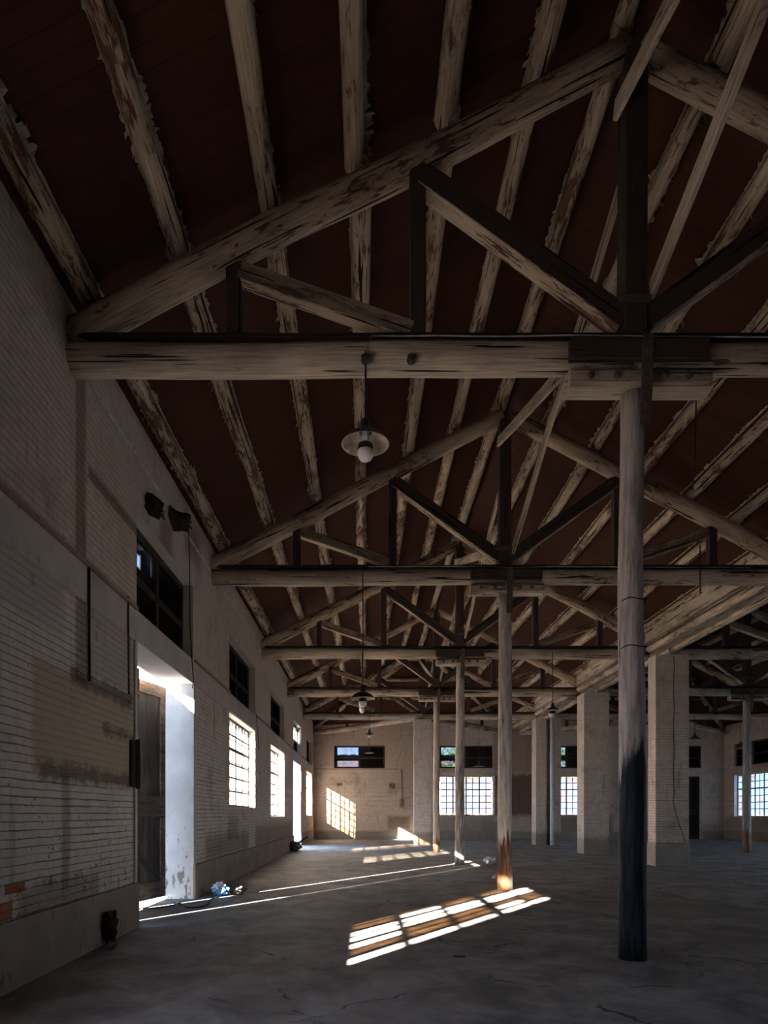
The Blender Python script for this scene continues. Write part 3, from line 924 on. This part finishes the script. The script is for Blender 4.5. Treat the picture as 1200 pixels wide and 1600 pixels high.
column(2.575, T[3], COLMATS[3], 'slim round timber column third from the camera, darker upper half', 0.135, 0.11, 0.02, 23)
column(2.575, T[4], COLMATS[4], 'fourth slim round timber column, rusty brown at its foot', 0.125, 0.11, 0.0, 24)
column(XC2, T[4] - 0.2, COLMATS[5], 'lone round timber column in the dark hall right of the pillars', 0.15, 0.125, 0.0, 25)

# ------------------------------------------------------------------ roof trusses
ZT, RT = 5.762, 0.155
def truss(xl, xc, xr, y, label, seed, xle=None, xre=None, bolster=True):
    """King-post truss of round logs with two posts and two braces a side."""
    z0 = 5.44
    r = root('roof_truss', (xc, y, z0), label, 'truss')
    sc = 0.9 + 0.1 * random.Random(seed).random()
    xle = xl - 0.05 if xle is None else xle
    xre = xr if xre is None else xre
    log('tie_beam', (xle, y, ZT), (xc - 0.02, y, ZT + 0.005), RT, RT * 0.94, M_TIE, r, seed + 1, 0.018, 18, 18)
    log('tie_beam', (xre, y, ZT), (xc + 0.02, y, ZT - 0.005), RT * 0.96, RT * 0.9, M_TIE, r, seed + 2, 0.018, 18, 18)
    timber('top_shade_strip', (xle + 0.1, y - 0.01, ZT + RT + 0.012), (xre - 0.1, y - 0.01, ZT + RT + 0.012), 0.235, 0.045, M_SOOT_SHADE, r, seed + 3)  # added dark strip imitating the shade on the upper side of the log
    half = xc - xl
    def raf(dx): return ZRAF + SL * (half - abs(dx))
    for s, xe in ((-1, -half - 0.02), (1, half - 0.15)):
        log('rafter', (xc + s * abs(xe), y, raf(abs(xe))), (xc + s * 0.06, y, raf(0.06)), 0.158, 0.135, M_LOG, r, seed + 5 + s, 0.02, 18, 18)
    zt = ZT + RT - 0.03
    timber('king_post', (xc, y, zt), (xc, y, raf(0) - 0.02), 0.21, 0.23, M_POST, r, seed + 8)
    for s in (-1, 1):
        xq, xs = xc + s * 2.07, xc + s * 3.83
        timber('queen_post', (xq, y, zt - 0.01), (xq, y, raf(xq - xc) - 0.10), 0.15, 0.165, M_POST, r, seed + 11 + s)
        timber('short_post', (xs, y, zt - 0.01), (xs, y, raf(xs - xc) - 0.10), 0.14, 0.155, M_POST, r, seed + 14 + s)
        a = (xq - s * 0.06, y, raf(xq - xc) - 0.20); b = (xc + s * 0.10, y, ZT + RT + 0.20)
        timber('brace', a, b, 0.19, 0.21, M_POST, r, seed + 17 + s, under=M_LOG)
        a = (xs - s * 0.06, y, raf(xs - xc) - 0.20); b = (xq + s * 0.06, y, ZT + RT + 0.10)
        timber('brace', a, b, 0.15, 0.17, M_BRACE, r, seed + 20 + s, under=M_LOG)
    # iron collar at the king post foot
    box_obj('iron_collar', (xc - 0.17, y - 0.14, 6.24), (xc + 0.13, y + 0.14, 6.30), M_IRON, r)
    if bolster:
        timber('splice_plank', (xc - 0.66, y - RT - 0.03, 5.745), (xc + 0.64, y - RT - 0.03, 5.745), 0.07, 0.205, M_POST, r, seed + 23)
        timber('bolster', (xc - 0.64, y - 0.02, 5.522), (xc + 0.70, y - 0.02, 5.522), 0.27, 0.165, M_TIE, r, seed + 24, bevel=0.03)
        st = timber('iron_strap', (xc + 0.06, y - RT - 0.082, 5.86), (xc + 0.05, y - RT - 0.045, 5.05), 0.105, 0.016, M_IRON, r, seed + 25, up=(0, 1, 0))
        for zz in (5.70, 5.47, 5.22):
            yy = y - RT - 0.082 + (5.86 - zz) / 0.81 * 0.037
            lathe('bolt', [(0.022, -0.02), (0.022, 0.01), (0.012, 0.022)], (0, 0, 0), (M_IRON,), st, 8).matrix_basis = WM[st.name].inverted() @ Matrix.Translation((xc + 0.055, yy, zz)) @ Matrix.Rotation(math.radians(90), 4, 'X')
        for dx in (-0.45, -0.2, 0.25, 0.47):
            o = lathe('bolt', [(0.035, -0.03), (0.035, 0.012), (0.018, 0.03)], (0, 0, 0), (M_IRON,), r, 8)
            o.matrix_basis = WM[r.name].inverted() @ Matrix.Translation((xc + dx, y - 0.16, 5.525)) @ Matrix.Rotation(math.radians(90), 4, 'X')
    return r
TR = [None]
tl = ['nearest whitewashed timber roof truss, crossing the whole top of the view',
      'second timber roof truss from the camera, behind the first hanging lamp',
      'third timber roof truss from the camera, resting on the cement-footed pillar',
      'fourth timber roof truss from the camera',
      'fifth and farthest timber roof truss of the near hall, before the hipped end']
for i in range(1, 6):
    TR.append(truss(XW, XC, 7.72, T[i], tl[i - 1], 100 * i, bolster=(i < 5)))
tl2 = {3: 'nearest visible dark roof truss of the right hall, beyond the big pillar',
       4: 'second dark roof truss of the right hall, above its lone column',
       5: 'farthest dark roof truss of the right hall'}
for i in (3, 4, 5):
    truss(XC2 - HALF, XC2, XR + 0.05, T[i] - 0.2 if i == 4 else T[i], tl2[i], 100 * i + 50, xle=8.25, bolster=(i == 4))

# crossed planks between the king posts, in the plane of the ridge
def xplank(p0, p1, label, seed):
    o = timber('bracing_plank', p0, p1, 0.05, 0.17, M_TIE, None, seed)
    return tag(o, label, 'plank')
xplank((2.41, T[1] - 0.02, 8.16), (2.39, 0.7, 6.3), 'pale bracing plank left of the nearest king post, falling towards the camera', 1)
xplank((2.73, T[1] - 0.02, 6.36), (2.73, 0.7, 8.10), 'pale bracing plank right of the nearest king post, rising towards the camera', 2)
for i in range(2, 6):
    a, b = T[i], T[i - 1]
    n1, n2 = ORD[i - 1], ORD[i]
    xplank((2.45, a - 0.02, 8.25), (2.45, b + 0.13, 6.30), 'bracing plank left of the ridge falling from the %s truss to the %s' % (n2, n1), 10 + i)
    xplank((2.71, a - 0.02, 6.22), (2.71, b + 0.13, 8.25), 'bracing plank right of the ridge rising from the %s truss to the %s' % (n2, n1), 20 + i)

# ------------------------------------------------------------------ purlins with torn paper along both sides
def torn_paper(y0, y1, r, seed, name='torn_paper'):
    """Ragged pale paper stuck between a purlin and the boards; local X along the purlin."""
    rnd = random.Random(seed)
    L = y1 - y0
    bm = bmesh.new()
    for s in (-1, 1):
        prev = None
        x = 0.0
        hold = 0
        base = 0.0
        ph = rnd.uniform(0, 100)
        zt = r - 0.020
        while x < L:
            if hold <= 0:
                hold = rnd.randint(1, 4)
                k = max(0.0, 0.45 + 1.5 * noise.noise(Vector((x * 1.6, ph, 0))))
                base = k * rnd.choice((0.0, 0.0, 0.006, 0.012, 0.022, 0.034, 0.05))
            hold -= 1
            e = base * rnd.uniform(0.75, 1.15) + 0.002
            a = bm.verts.new((x, s * r * 0.70, zt - 0.016))
            b = bm.verts.new((x + rnd.uniform(-0.012, 0.012), s * (r * 0.86 + e), zt - rnd.uniform(0.0, 0.022) - e * rnd.choice((0, 0, 0.7))))
            if prev:
                bm.faces.new((prev[0], a, b, prev[1]))
                if rnd.random() < 0.22 and e > 0.008:
                    q = rnd.uniform(0.015, 0.05)
                    c = bm.verts.new((x + rnd.uniform(-0.03, 0.01), b.co.y + s * rnd.uniform(-0.01, 0.03), b.co.z - q))
                    d = bm.verts.new((x - rnd.uniform(0.01, 0.04), b.co.y + s * rnd.uniform(-0.01, 0.02), b.co.z - q * rnd.random()))
                    bm.faces.new((prev[1], b, c, d))
            prev = (a, b)
            x += rnd.uniform(0.010, 0.034)
    return bm

PX = [-2.65, -1.80, -0.93, -0.08, 0.79, 1.65, 2.50, 3.40, 4.27, 5.13, 5.99, 6.85, 7.60]
def purlin(x, xc, y0, y1, label, seed, hip=0.0, group='whitewashed roof logs'):
    half = HALF
    z = ZRAF + SL * (half - abs(x - xc)) + 0.285
    rnd = random.Random(seed)
    r0 = rnd.uniform(0.088, 0.108); r1 = rnd.uniform(0.088, 0.108)
    if abs(x - xc) < 0.3: z -= 0.03
    dz0, dz1 = rnd.uniform(-0.012, 0.012), rnd.uniform(-0.012, 0.012)
    dx0, dx1 = rnd.uniform(-0.03, 0.03), rnd.uniform(-0.03, 0.03)
    o = log('purlin', (x + dx0, y0, z + dz0), (x + dx1, y1, z + dz1), r0, r1, M_LOG, None, seed, 0.016, 16, 12)
    tag(o, label, 'roof log', group)
    tilt = math.atan(SL) * (1 if x < xc else -1)
    bm = torn_paper(y0, y1, 0.10, seed)
    M = frame_matrix((x, y0, z), (x, y1, z)) @ Matrix.Rotation(tilt if False else 0, 4, 'X')
    # turn the strip to lie along the slope of the boards (local Y points to -X of the hall)
    for v in bm.verts:
        yy, zz = v.co.y, v.co.z
        sl = SL if x < xc else -SL
        if abs(x - xc) < 0.3: sl = 0.0
        v.co.z = zz - sl * yy
    link('torn_paper', to_mesh(bm, 'torn_paper'), M, o, (M_PAPER,))
    return o

def pname(k, bay):
    where = 'between %s and %s trusses' % (ORD[bay], ORD[bay + 1]) if bay > 0 else 'overhead before the nearest truss'
    if k < 6:
        return '%s peeling roof log from left wall %s' % (ORD[k + 1], where)
    if k == 6:
        return 'peeling ridge log of the near hall %s' % where
    return '%s peeling roof log right of the ridge, %s' % (ORD[k - 6], where)
for bay in range(0, 5):
    y0, y1 = T[bay] + (0.0 if bay else -0.4), T[bay + 1]
    for k, x in enumerate(PX):
        if bay == 0 and k > 7: continue
        if bay == 1 and k > 11: continue
        purlin(x, XC, y0 - 0.06, y1 + 0.06, pname(k, bay), 1000 + bay * 40 + k)
def pname2(k, bay):
    where = {2: 'before its nearest truss', 3: 'between its first and second trusses', 4: 'between its second and third trusses'}[bay]
    if k < 6: return '%s roof log from the valley in right hall %s' % (ORD[k + 1], where)
    if k == 6: return 'ridge log of the dark right hall, %s' % where
    return '%s roof log beyond the right hall ridge %s' % (ORD[k - 6], where)
for bay in (2, 3, 4):
    for k, x in enumerate(PX):
        if bay == 2 and k > 5: continue
        xx = x - XC + XC2
        if xx < 8.45: xx = 8.5
        purlin(xx, XC2, T[bay] - 0.06, T[bay + 1] + 0.06, pname2(k, bay), 2000 + bay * 40 + k, group='roof logs of the right hall')

# hipped end: level logs across, hip rafters and diagonal ties to the corner and the valley pillar
def hip(xc, xl, xr, zl, who, seed):
    yr = T[5]
    for q, f in enumerate((0.12, 0.36, 0.60, 0.83)):
        y = YE - (YE - yr) * f
        z = ZEAVE + (ZRIDGE - ZEAVE) * f - 0.12
        a, b = xl + (xc - xl) * f, xr + (xc - xr) * f
        o = log('purlin', (a, y, z), (b, y, z), 0.095, 0.10, M_LOG, None, seed + q, 0.02, 14, 12)
        tag(o, '%s level log up from end wall in %s hipped end' % (ORD[q + 1], who), 'roof log')
    r = root('hip_truss', (xc, yr, 5.6), 'log half truss splayed to both corners of %s hipped end' % who, 'truss')
    for s, xe in ((-1, xl), (1, xr)):
        log('hip_rafter', (xe, YE + 0.05, ZEAVE - 0.36), (xc + s * 0.12, yr + 0.15, ZRIDGE - 0.44), 0.12, 0.12, M_LOG, r, seed + 9 + s, 0.02, 16, 14)
        log('diagonal_tie', (xe, YE + 0.05, 5.74), (xc + s * 0.2, yr + 0.28, 5.74), 0.135, 0.13, M_TIE, r, seed + 13 + s, 0.02, 16, 14)
        for f in (0.35, 0.66):
            px, py = xe + (xc - xe) * f, YE + (yr - YE) * f
            timber('post', (px, py, 5.82), (px, py, ZEAVE - 0.36 + (ZRIDGE - ZEAVE) * f - 0.1), 0.14, 0.14, M_POST, r, seed + 16 + s)
        b0 = (xe + (xc - xe) * 0.62, YE + (yr - YE) * 0.62, ZEAVE - 0.5 + (ZRIDGE - ZEAVE) * 0.60)
        timber('brace', b0, (xc + s * 0.3, yr + 0.42, 6.0), 0.13, 0.15, M_BRACE, r, seed + 19 + s)
    return r
hip(XC, XW, 7.75, ZEAVE, 'near hall', 300)
hip(XC2, 8.4, XR, ZEAVE, 'right hall', 340)

# valley between the two halls: two plates and boards on the pillars
vg = root('valley_gutter', (8.05, 20.0, 5.62), 'wide boarded valley gutter running over the brick pillars', 'gutter')
log('plate', (7.68, YB, 5.86), (7.68, YE, 5.86), 0.10, 0.10, M_LOG, vg, 71, 0.03, 60, 12)
log('plate', (8.42, YB, 5.86), (8.42, YE, 5.86), 0.10, 0.10, M_LOG, vg, 72, 0.03, 60, 12)
for k in range(3):
    x = 7.80 + k * 0.19
    timber('soffit_board', (x, YB, 5.90 + 0.004 * k), (x, YE, 5.90), 0.175, 0.03, M_TIE, vg, 75 + k)
box_obj('lining', (7.58, YB, 5.95), (8.52, YE + 0.4, 6.0), M_IRON, vg)
bm = bmesh.new()
add_box(bm, (0, -0.02, -0.30), (YE - YB, 0.02, 0.30))
link('side_board', to_mesh(bm, 'side_board'), frame_matrix((7.60, YB, 6.24), (7.60, YE, 6.24)), vg, (M_TIE,))
box_obj('side_board', (8.46, YB, 5.93), (8.50, YE, 6.6), M_LATH, vg)
bm = torn_paper(0, YE - 6, 0.12, 5)
link('torn_paper', to_mesh(bm, 'torn_paper'), frame_matrix((7.62, 6, 5.86), (7.62, YE, 5.86)), vg, (M_PAPER,))
# paper and dirt where the boards meet the left wall
bm = torn_paper(0, YE, 0.12, 6)
tag(link('torn_paper', to_mesh(bm, 'torn_paper'), frame_matrix((XW + 0.03, 0, 6.25), (XW + 0.03, YE, 6.25)), None, (M_PAPER,)), 'ragged pale paper torn along the top of the left wall', 'paper', kind='stuff')

# ------------------------------------------------------------------ pendant lamps
def lamp(x, y, ztop, zrim, rad, label, kind='dome', bulb=True):
    r = root('pendant_lamp', (x, y, zrim - 0.08), label, 'lamp', 'pendant lamps')
    hs = rad * (0.50 if kind == 'dome' else 0.62)
    zt = zrim + hs
    tube('cord', [(x, y, ztop), (x + 0.004, y, (ztop + zt) / 2), (x, y, zt + 0.07)], 0.009, M_BLACK, r)
    lathe('cap', [(0.012, 0.13), (0.03, 0.12), (0.045, 0.08), (0.05, 0.0), (0.06, -0.01)], (x, y, zt), (M_ENAMEL,), r, 18)
    if kind == 'dome':
        outp = [(0.05, hs), (rad * 0.35, hs * 0.97), (rad * 0.62, hs * 0.78), (rad * 0.82, hs * 0.45), (rad * 0.94, hs * 0.12), (rad, 0.0)]
    else:
        outp = [(0.05, hs), (rad * 0.22, hs * 0.90), (rad * 0.36, hs * 0.62), (rad * 0.66, hs * 0.34), (rad * 0.93, hs * 0.08), (rad, 0.0)]
    inp = [(max(a - 0.006, 0.02), b - 0.006) for a, b in outp][::-1]
    prof = outp + [(rad + 0.004, -0.006)] + inp
    mi = [0] * len(outp) + [1] * len(inp)
    lathe('shade', prof, (x, y, zrim), (M_ENAMEL, M_ENAMELIN), r, 40, mi, closed=False)
    if bulb:
        zb = zrim + hs - 0.05
        lathe('bulb_holder', [(0.034, 0.06), (0.036, 0.0), (0.032, -0.055)], (x, y, zb), (M_WHITECAP,), r, 16)
        lathe('bulb_collar', [(0.040, 0.03), (0.068, 0.012), (0.074, -0.03), (0.074, -0.045)], (x, y, zb - 0.08), (M_BLACK,), r, 20)
        b = lathe('bulb', [(0.074, 0.0), (0.077, -0.03), (0.072, -0.055), (0.055, -0.082), (0.028, -0.098), (0.001, -0.102)], (x, y, zb - 0.125), (M_BULB,), r, 22)
        tag(b, 'round opal bulb')
    return r
zb = ZT - RT
lamp(0.0, T[1] - 0.17, ZT - 0.02, 4.87, 0.222, 'nearest dome-shaded lamp with white bulb hanging from the first truss')
lamp(-0.05, T[2] - 0.16, ZT, 3.50, 0.222, 'dark dome lamp on a long cord hanging from the second truss')
lamp(0.18, T[5] - 0.16, ZT, 4.92, 0.235, 'small hat-shaped lamp hanging from the farthest truss left of the far pillar', 'hat')
lamp(0.20, 35.0, 7.03, 4.52, 0.23, 'cone lamp hanging lowest in front of the left high window of the end wall', 'hat', False)
lamp(5.07, T[5] - 0.16, ZT, 3.50, 0.25, 'pale cone lamp hanging between the brown-footed column and far window', 'hat', False)
lamp(5.07, T[3] - 0.16, ZT, 4.20, 0.16, 'small lamp hanging in front of the top of the white downpipe')
lamp(14.75, T[5] - 0.16, ZT, 4.72, 0.30, 'dark lamp in the right hall, half behind the cement-footed pillar', 'hat', False)
lamp(16.80, T[5] - 0.16, ZT, 4.32, 0.29, 'dark lamp left of the lone column in the right hall', 'hat', False)
# bare bulb on the third truss
r = root('bare_bulb', (-0.09, T[3] - 0.16, 4.08), 'bare white bulb on a dark holder hanging from the third truss', 'bulb')
tube('cord', [(-0.09, T[3] - 0.16, ZT), (-0.088, T[3] - 0.16, 5.0), (-0.09, T[3] - 0.16, 4.42)], 0.009, M_BLACK, r)
lathe('holder', [(0.02, 0.16), (0.07, 0.12), (0.085, 0.05), (0.085, 0.0)], (-0.09, T[3] - 0.16, 4.28), (M_BLACK,), r, 18)
lathe('bulb', [(0.07, 0.0), (0.08, -0.05), (0.075, -0.10), (0.05, -0.15), (0.02, -0.17), (0.001, -0.172)], (-0.09, T[3] - 0.16, 4.28), (M_BULB,), r, 20)

# ------------------------------------------------------------------ cables, brackets, stubs on beams and walls
def sag(a, b, n, amp, seed):
    rnd = random.Random(seed); out = []
    for i in range(n + 1):
        t = i / n
        out.append(tuple(a[j] + (b[j] - a[j]) * t + (rnd.uniform(-amp, amp) if j == 2 else 0) for j in range(3)))
    return out
tag(tube('cable', [(0.0, T[1] - 0.165, 5.64), (0.01, T[1] - 0.17, 5.78)] + sag((0.06, T[1] - 0.165, 5.895), (4.3, T[1] - 0.165, 5.88), 14, 0.008, 4), 0.006, M_CABLE), 'thin white cable along the top front of the nearest tie beam', 'cable')
tag(tube('cable', sag((0.05, T[2] - 0.165, 5.90), (7.0, T[2] - 0.165, 5.89), 16, 0.01, 5), 0.006, M_CABLE), 'thin white cable along the top front of the second tie beam', 'cable')
def knob(x, y, z, label):
    o = lathe('cable_insulator', [(0.012, -0.03), (0.038, -0.02), (0.045, 0.0), (0.03, 0.02), (0.042, 0.04), (0.015, 0.055)], (0, 0, 0), (M_ENAMEL,), None, 16)
    o.matrix_basis = Matrix.Translation((x, y, z)) @ Matrix.Rotation(math.radians(75), 4, 'X')
    tag(o, label, 'insulator')
knob(0.0, T[1] - 0.17, 5.655, 'dark cable insulator above the nearest lamp on the tie beam')
knob(0.43, T[1] - 0.17, 5.655, 'dark cable insulator right of the nearest lamp on the tie beam')
tag(tube('cable', sag((XW + 0.010, 6.7, 5.79), (XW + 0.010, 30.0, 5.83), 46, 0.012, 9), 0.014, M_CABLE), 'dusty pale cable strung along the left wall below the roof', 'cable')
tag(tube('cable', [(3.27, T[1] + 0.14, 5.74), (3.27, T[1] + 0.165, 5.62), (3.275, T[1] + 0.19, 5.2), (3.25, T[1] + 0.2, 4.62)], 0.008, M_BLACK), 'black wire end dangling right of the nearest column top', 'cable')
tag(tube('cable', [(6.1, T[2] - 0.17, 6.3), (6.1, T[2] - 0.17, 5.9), (6.1, T[2] - 0.18, 5.40)], 0.012, M_BLACK), 'black wire end dangling from the second truss right of the nearest column', 'cable')
tag(tube('cable', [(XW + 0.05, 10.62, 5.95), (XW + 0.06, 10.66, 5.2), (XW + 0.05, 10.7, 4.4), (XW + 0.08, 10.72, 3.8), (XW + 0.12, 10.65, 3.5), (XW + 0.13, 10.55, 3.35)], 0.008, M_BLACK), 'thin dark wire hanging down the wall past the door lintel', 'cable')
tag(tube('wall_conduit', [(XW + 0.025, 6.86, 3.93), (XW + 0.025, 6.86, 3.3), (XW + 0.025, 6.87, 2.74)], 0.016, M_BLACK), 'short black conduit upright on the left wall above the stained brick', 'conduit')
tag(tube('wall_conduit', [(XW + 0.03, 7.98, 3.95), (XW + 0.03, 7.99, 3.4), (XW + 0.03, 8.0, 2.8)], 0.012, M_IRON), 'thin rusty conduit on the left wall beside the door edge', 'conduit')
br = root('iron_bracket', (XW, 8.2, 1.70), 'rusty flat iron bracket on the wall edge at the near side of the door', 'bracket')
box_obj('plate', (XW, 8.10, 1.72), (XW + 0.03, 8.27, 2.28), M_BLACK, br)
box_obj('flange', (XW + 0.03, 8.24, 1.70), (XW + 0.085, 8.275, 2.30), M_IRON, br)
def stub(y, z, l, r, label, seed):
    o = root('broken_stub', (XW, y, z), label, 'broken beam')
    log('stub', (XW - 0.05, y, z), (XW + l, y + 0.1, z - 0.06), r, r * 0.7, M_SOOT_SHADE, o, seed, 0.03, 12, 14, 0.4)
    for k in range(4):
        rn = random.Random(seed + k)
        a = (XW + l * 0.9, y + rn.uniform(-.03, .12), z + rn.uniform(-.1, .05))
        tube('splinter', [a, (a[0] + 0.06, a[1] + 0.04, a[2] - 0.05)], 0.012, M_LATH, o, 5)
stub(8.75, 5.38, 0.16, 0.13, 'broken dark beam stub in the left wall above the door window, nearer one', 41)
stub(9.85, 5.72, 0.24, 0.15, 'broken dark beam stub below the cable on the left wall, farther larger one', 42)
tag(timber('hanging_lath', (XW + 0.03, 17.75, 3.05), (XW + 0.06, 18.2, 2.28), 0.02, 0.045, M_PIPE), 'pale stick hanging on a wire beside the lath-screened window', 'stick')
tag(tube('cable', [(XW + 0.02, 17.4, 3.95), (XW + 0.03, 17.6, 3.5), (XW + 0.03, 17.75, 3.05)], 0.007, M_BLACK), 'dark wire holding the pale stick beside the lath-screened window', 'cable')
tag(tube('wall_conduit', [(1.95, YE - 0.02, 3.8), (1.95, YE - 0.02, 2.6), (1.95, YE - 0.02, 1.9)], 0.02, M_CAP), 'pale conduit down the end wall left of the far brick pillar', 'conduit')

# ------------------------------------------------------------------ things lying on the floor
bag = root('plastic_bag', (-2.46, 11.55, 0.0), 'crumpled blue and white plastic bag on the floor beside the door', 'bag')
lump('bag_body', (-2.46, 11.5, 0), (0.13, 0.11, 0.085), M_BLUEBAG, 3, bag, 0.75, 4, 3.2)
lump('bag_top', (-2.47, 11.47, 0.06), (0.09, 0.07, 0.07), M_WHITEBAG, 5, bag, 0.8, 4, 3.5)
tag(lump('rubble_lump', (-2.22, 11.75, 0), (0.14, 0.10, 0.07), M_GREY, 8, None, 0.6), 'grey rag lump on the floor just right of the blue bag', 'rag')
pts = [(-3.25, 9.9, 0.012), (-3.05, 9.95, 0.012), (-2.9, 10.25, 0.012), (-2.95, 10.6, 0.012), (-2.72, 10.2, 0.012), (-2.62, 10.0, 0.012), (-2.45, 10.05, 0.012), (-2.40, 10.45, 0.012), (-2.5, 10.8, 0.012), (-2.48, 11.2, 0.012), (-2.46, 11.4, 0.02)]
tag(tube('floor_cable', pts, 0.011, M_BLACK), 'black cable curling over the floor at the door threshold', 'cable')
tag(lump('crumpled_paper', (3.42, 18.6, 0), (0.15, 0.12, 0.10), M_WHITEBAG, 11, None, 0.8), 'larger crumpled white paper on the floor right of the sunlit column', 'paper')
for k, (x, y) in enumerate(((2.78, 14.55), (2.90, 14.7), (3.05, 14.6))):
    tag(lump('crumpled_paper', (x, y, 0), (0.06, 0.05, 0.035), M_WHITEBAG, 14 + k, None, 0.8),
        ['leftmost', 'middle', 'rightmost'][k] + ' of three white paper scraps on the floor near the sunlit column', 'paper', 'white paper scraps')
dl = root('debris_heap', (XW + 0.14, 29.0, 0), 'heap of rubble against the left wall before the far bright doorway', 'rubble')
lump('stones', (-2.62, 25.2, 0), (0.22, 0.5, 0.16), M_GREY, 31, dl, 0.7)
timber('stick', (-2.70, 24.6, 0.1), (-2.2, 25.6, 0.52), 0.05, 0.06, M_LATH, dl, 4)
dl.location = (-2.62, 25.2, 0); 
for ch in dl.children:
    ch.matrix_basis = Matrix.Translation((2.62, -25.2, 0)) @ WM[ch.name]
tag(lump('rubble_lump', (-2.72, 7.25, 0), (0.06, 0.10, 0.16), M_SOOT_SHADE, 33, None, 0.7), 'dark rubble lump at the foot of the wall nearer than the door', 'rubble')
tag(lump('rubble_lump', (-2.66, 7.08, 0), (0.05, 0.07, 0.03), M_GREY, 34, None, 0.6), 'small pale chip on the floor at the plinth near the camera', 'rubble')
tag(timber('wood_splinter', (0.86, 6.62, 0.012), (0.97, 6.60, 0.012), 0.02, 0.02, M_BLACK, None, 3), 'small black splinter on the floor below the sun patch', 'splinter')

# ------------------------------------------------------------------ outside
nb = root('neighbour_building', (-14, 62, 0), 'sunlit pink rendered building seen through the left and end windows', 'building')
box_obj('building_wall', (-60, 60, -0.05), (14, 68, 4.6), M_PINK, nb)
bm = bmesh.new()
v = [bm.verts.new(p) for p in ((-61, 59.2, 4.5), (15, 59.2, 4.5), (15, 64, 6.3), (-61, 64, 6.3), (-61, 68.8, 4.5), (15, 68.8, 4.5))]
bm.faces.new((v[0], v[1], v[2], v[3])); bm.faces.new((v[3], v[2], v[5], v[4]))
link('building_roof', to_mesh(bm, 'building_roof'), parent=nb, mats=(M_ROOFOUT,))
def tree(x, y, h, r, label, seed):
    o = root('tree', (x, y, -0.04), label, 'tree')
    log('trunk', (x, y, -0.04), (x + 0.2, y, h * 0.7), 0.2, 0.1, M_BARK, o, seed, 0.1, 8, 8)
    rnd = random.Random(seed); bm = bmesh.new()
    for _ in range(1400):
        d = Vector((rnd.gauss(0, 1), rnd.gauss(0, 1), rnd.gauss(0, 1))).normalized() * r * rnd.random() ** 0.5
        c = Vector((x, y, h - r * 0.5)) + Vector((d.x, d.y, d.z * 0.7))
        a = Vector((rnd.uniform(-1, 1), rnd.uniform(-1, 1), rnd.uniform(-1, 1))).normalized() * 0.16
        b = a.cross(Vector((rnd.uniform(-1, 1), rnd.uniform(-1, 1), 1))).normalized() * 0.09
        bm.faces.new([bm.verts.new(c + q) for q in (a, b, -a, -b)])
    link('crown', to_mesh(bm, 'crown'), parent=o, mats=(M_LEAF,))
tree(7.5, 50.0, 6.2, 2.6, 'leafy green tree outside the end wall behind the brown-footed column', 3)
tree(16.5, 52.0, 6.6, 2.4, 'leafy green tree outside the end wall behind the right pillars', 4)
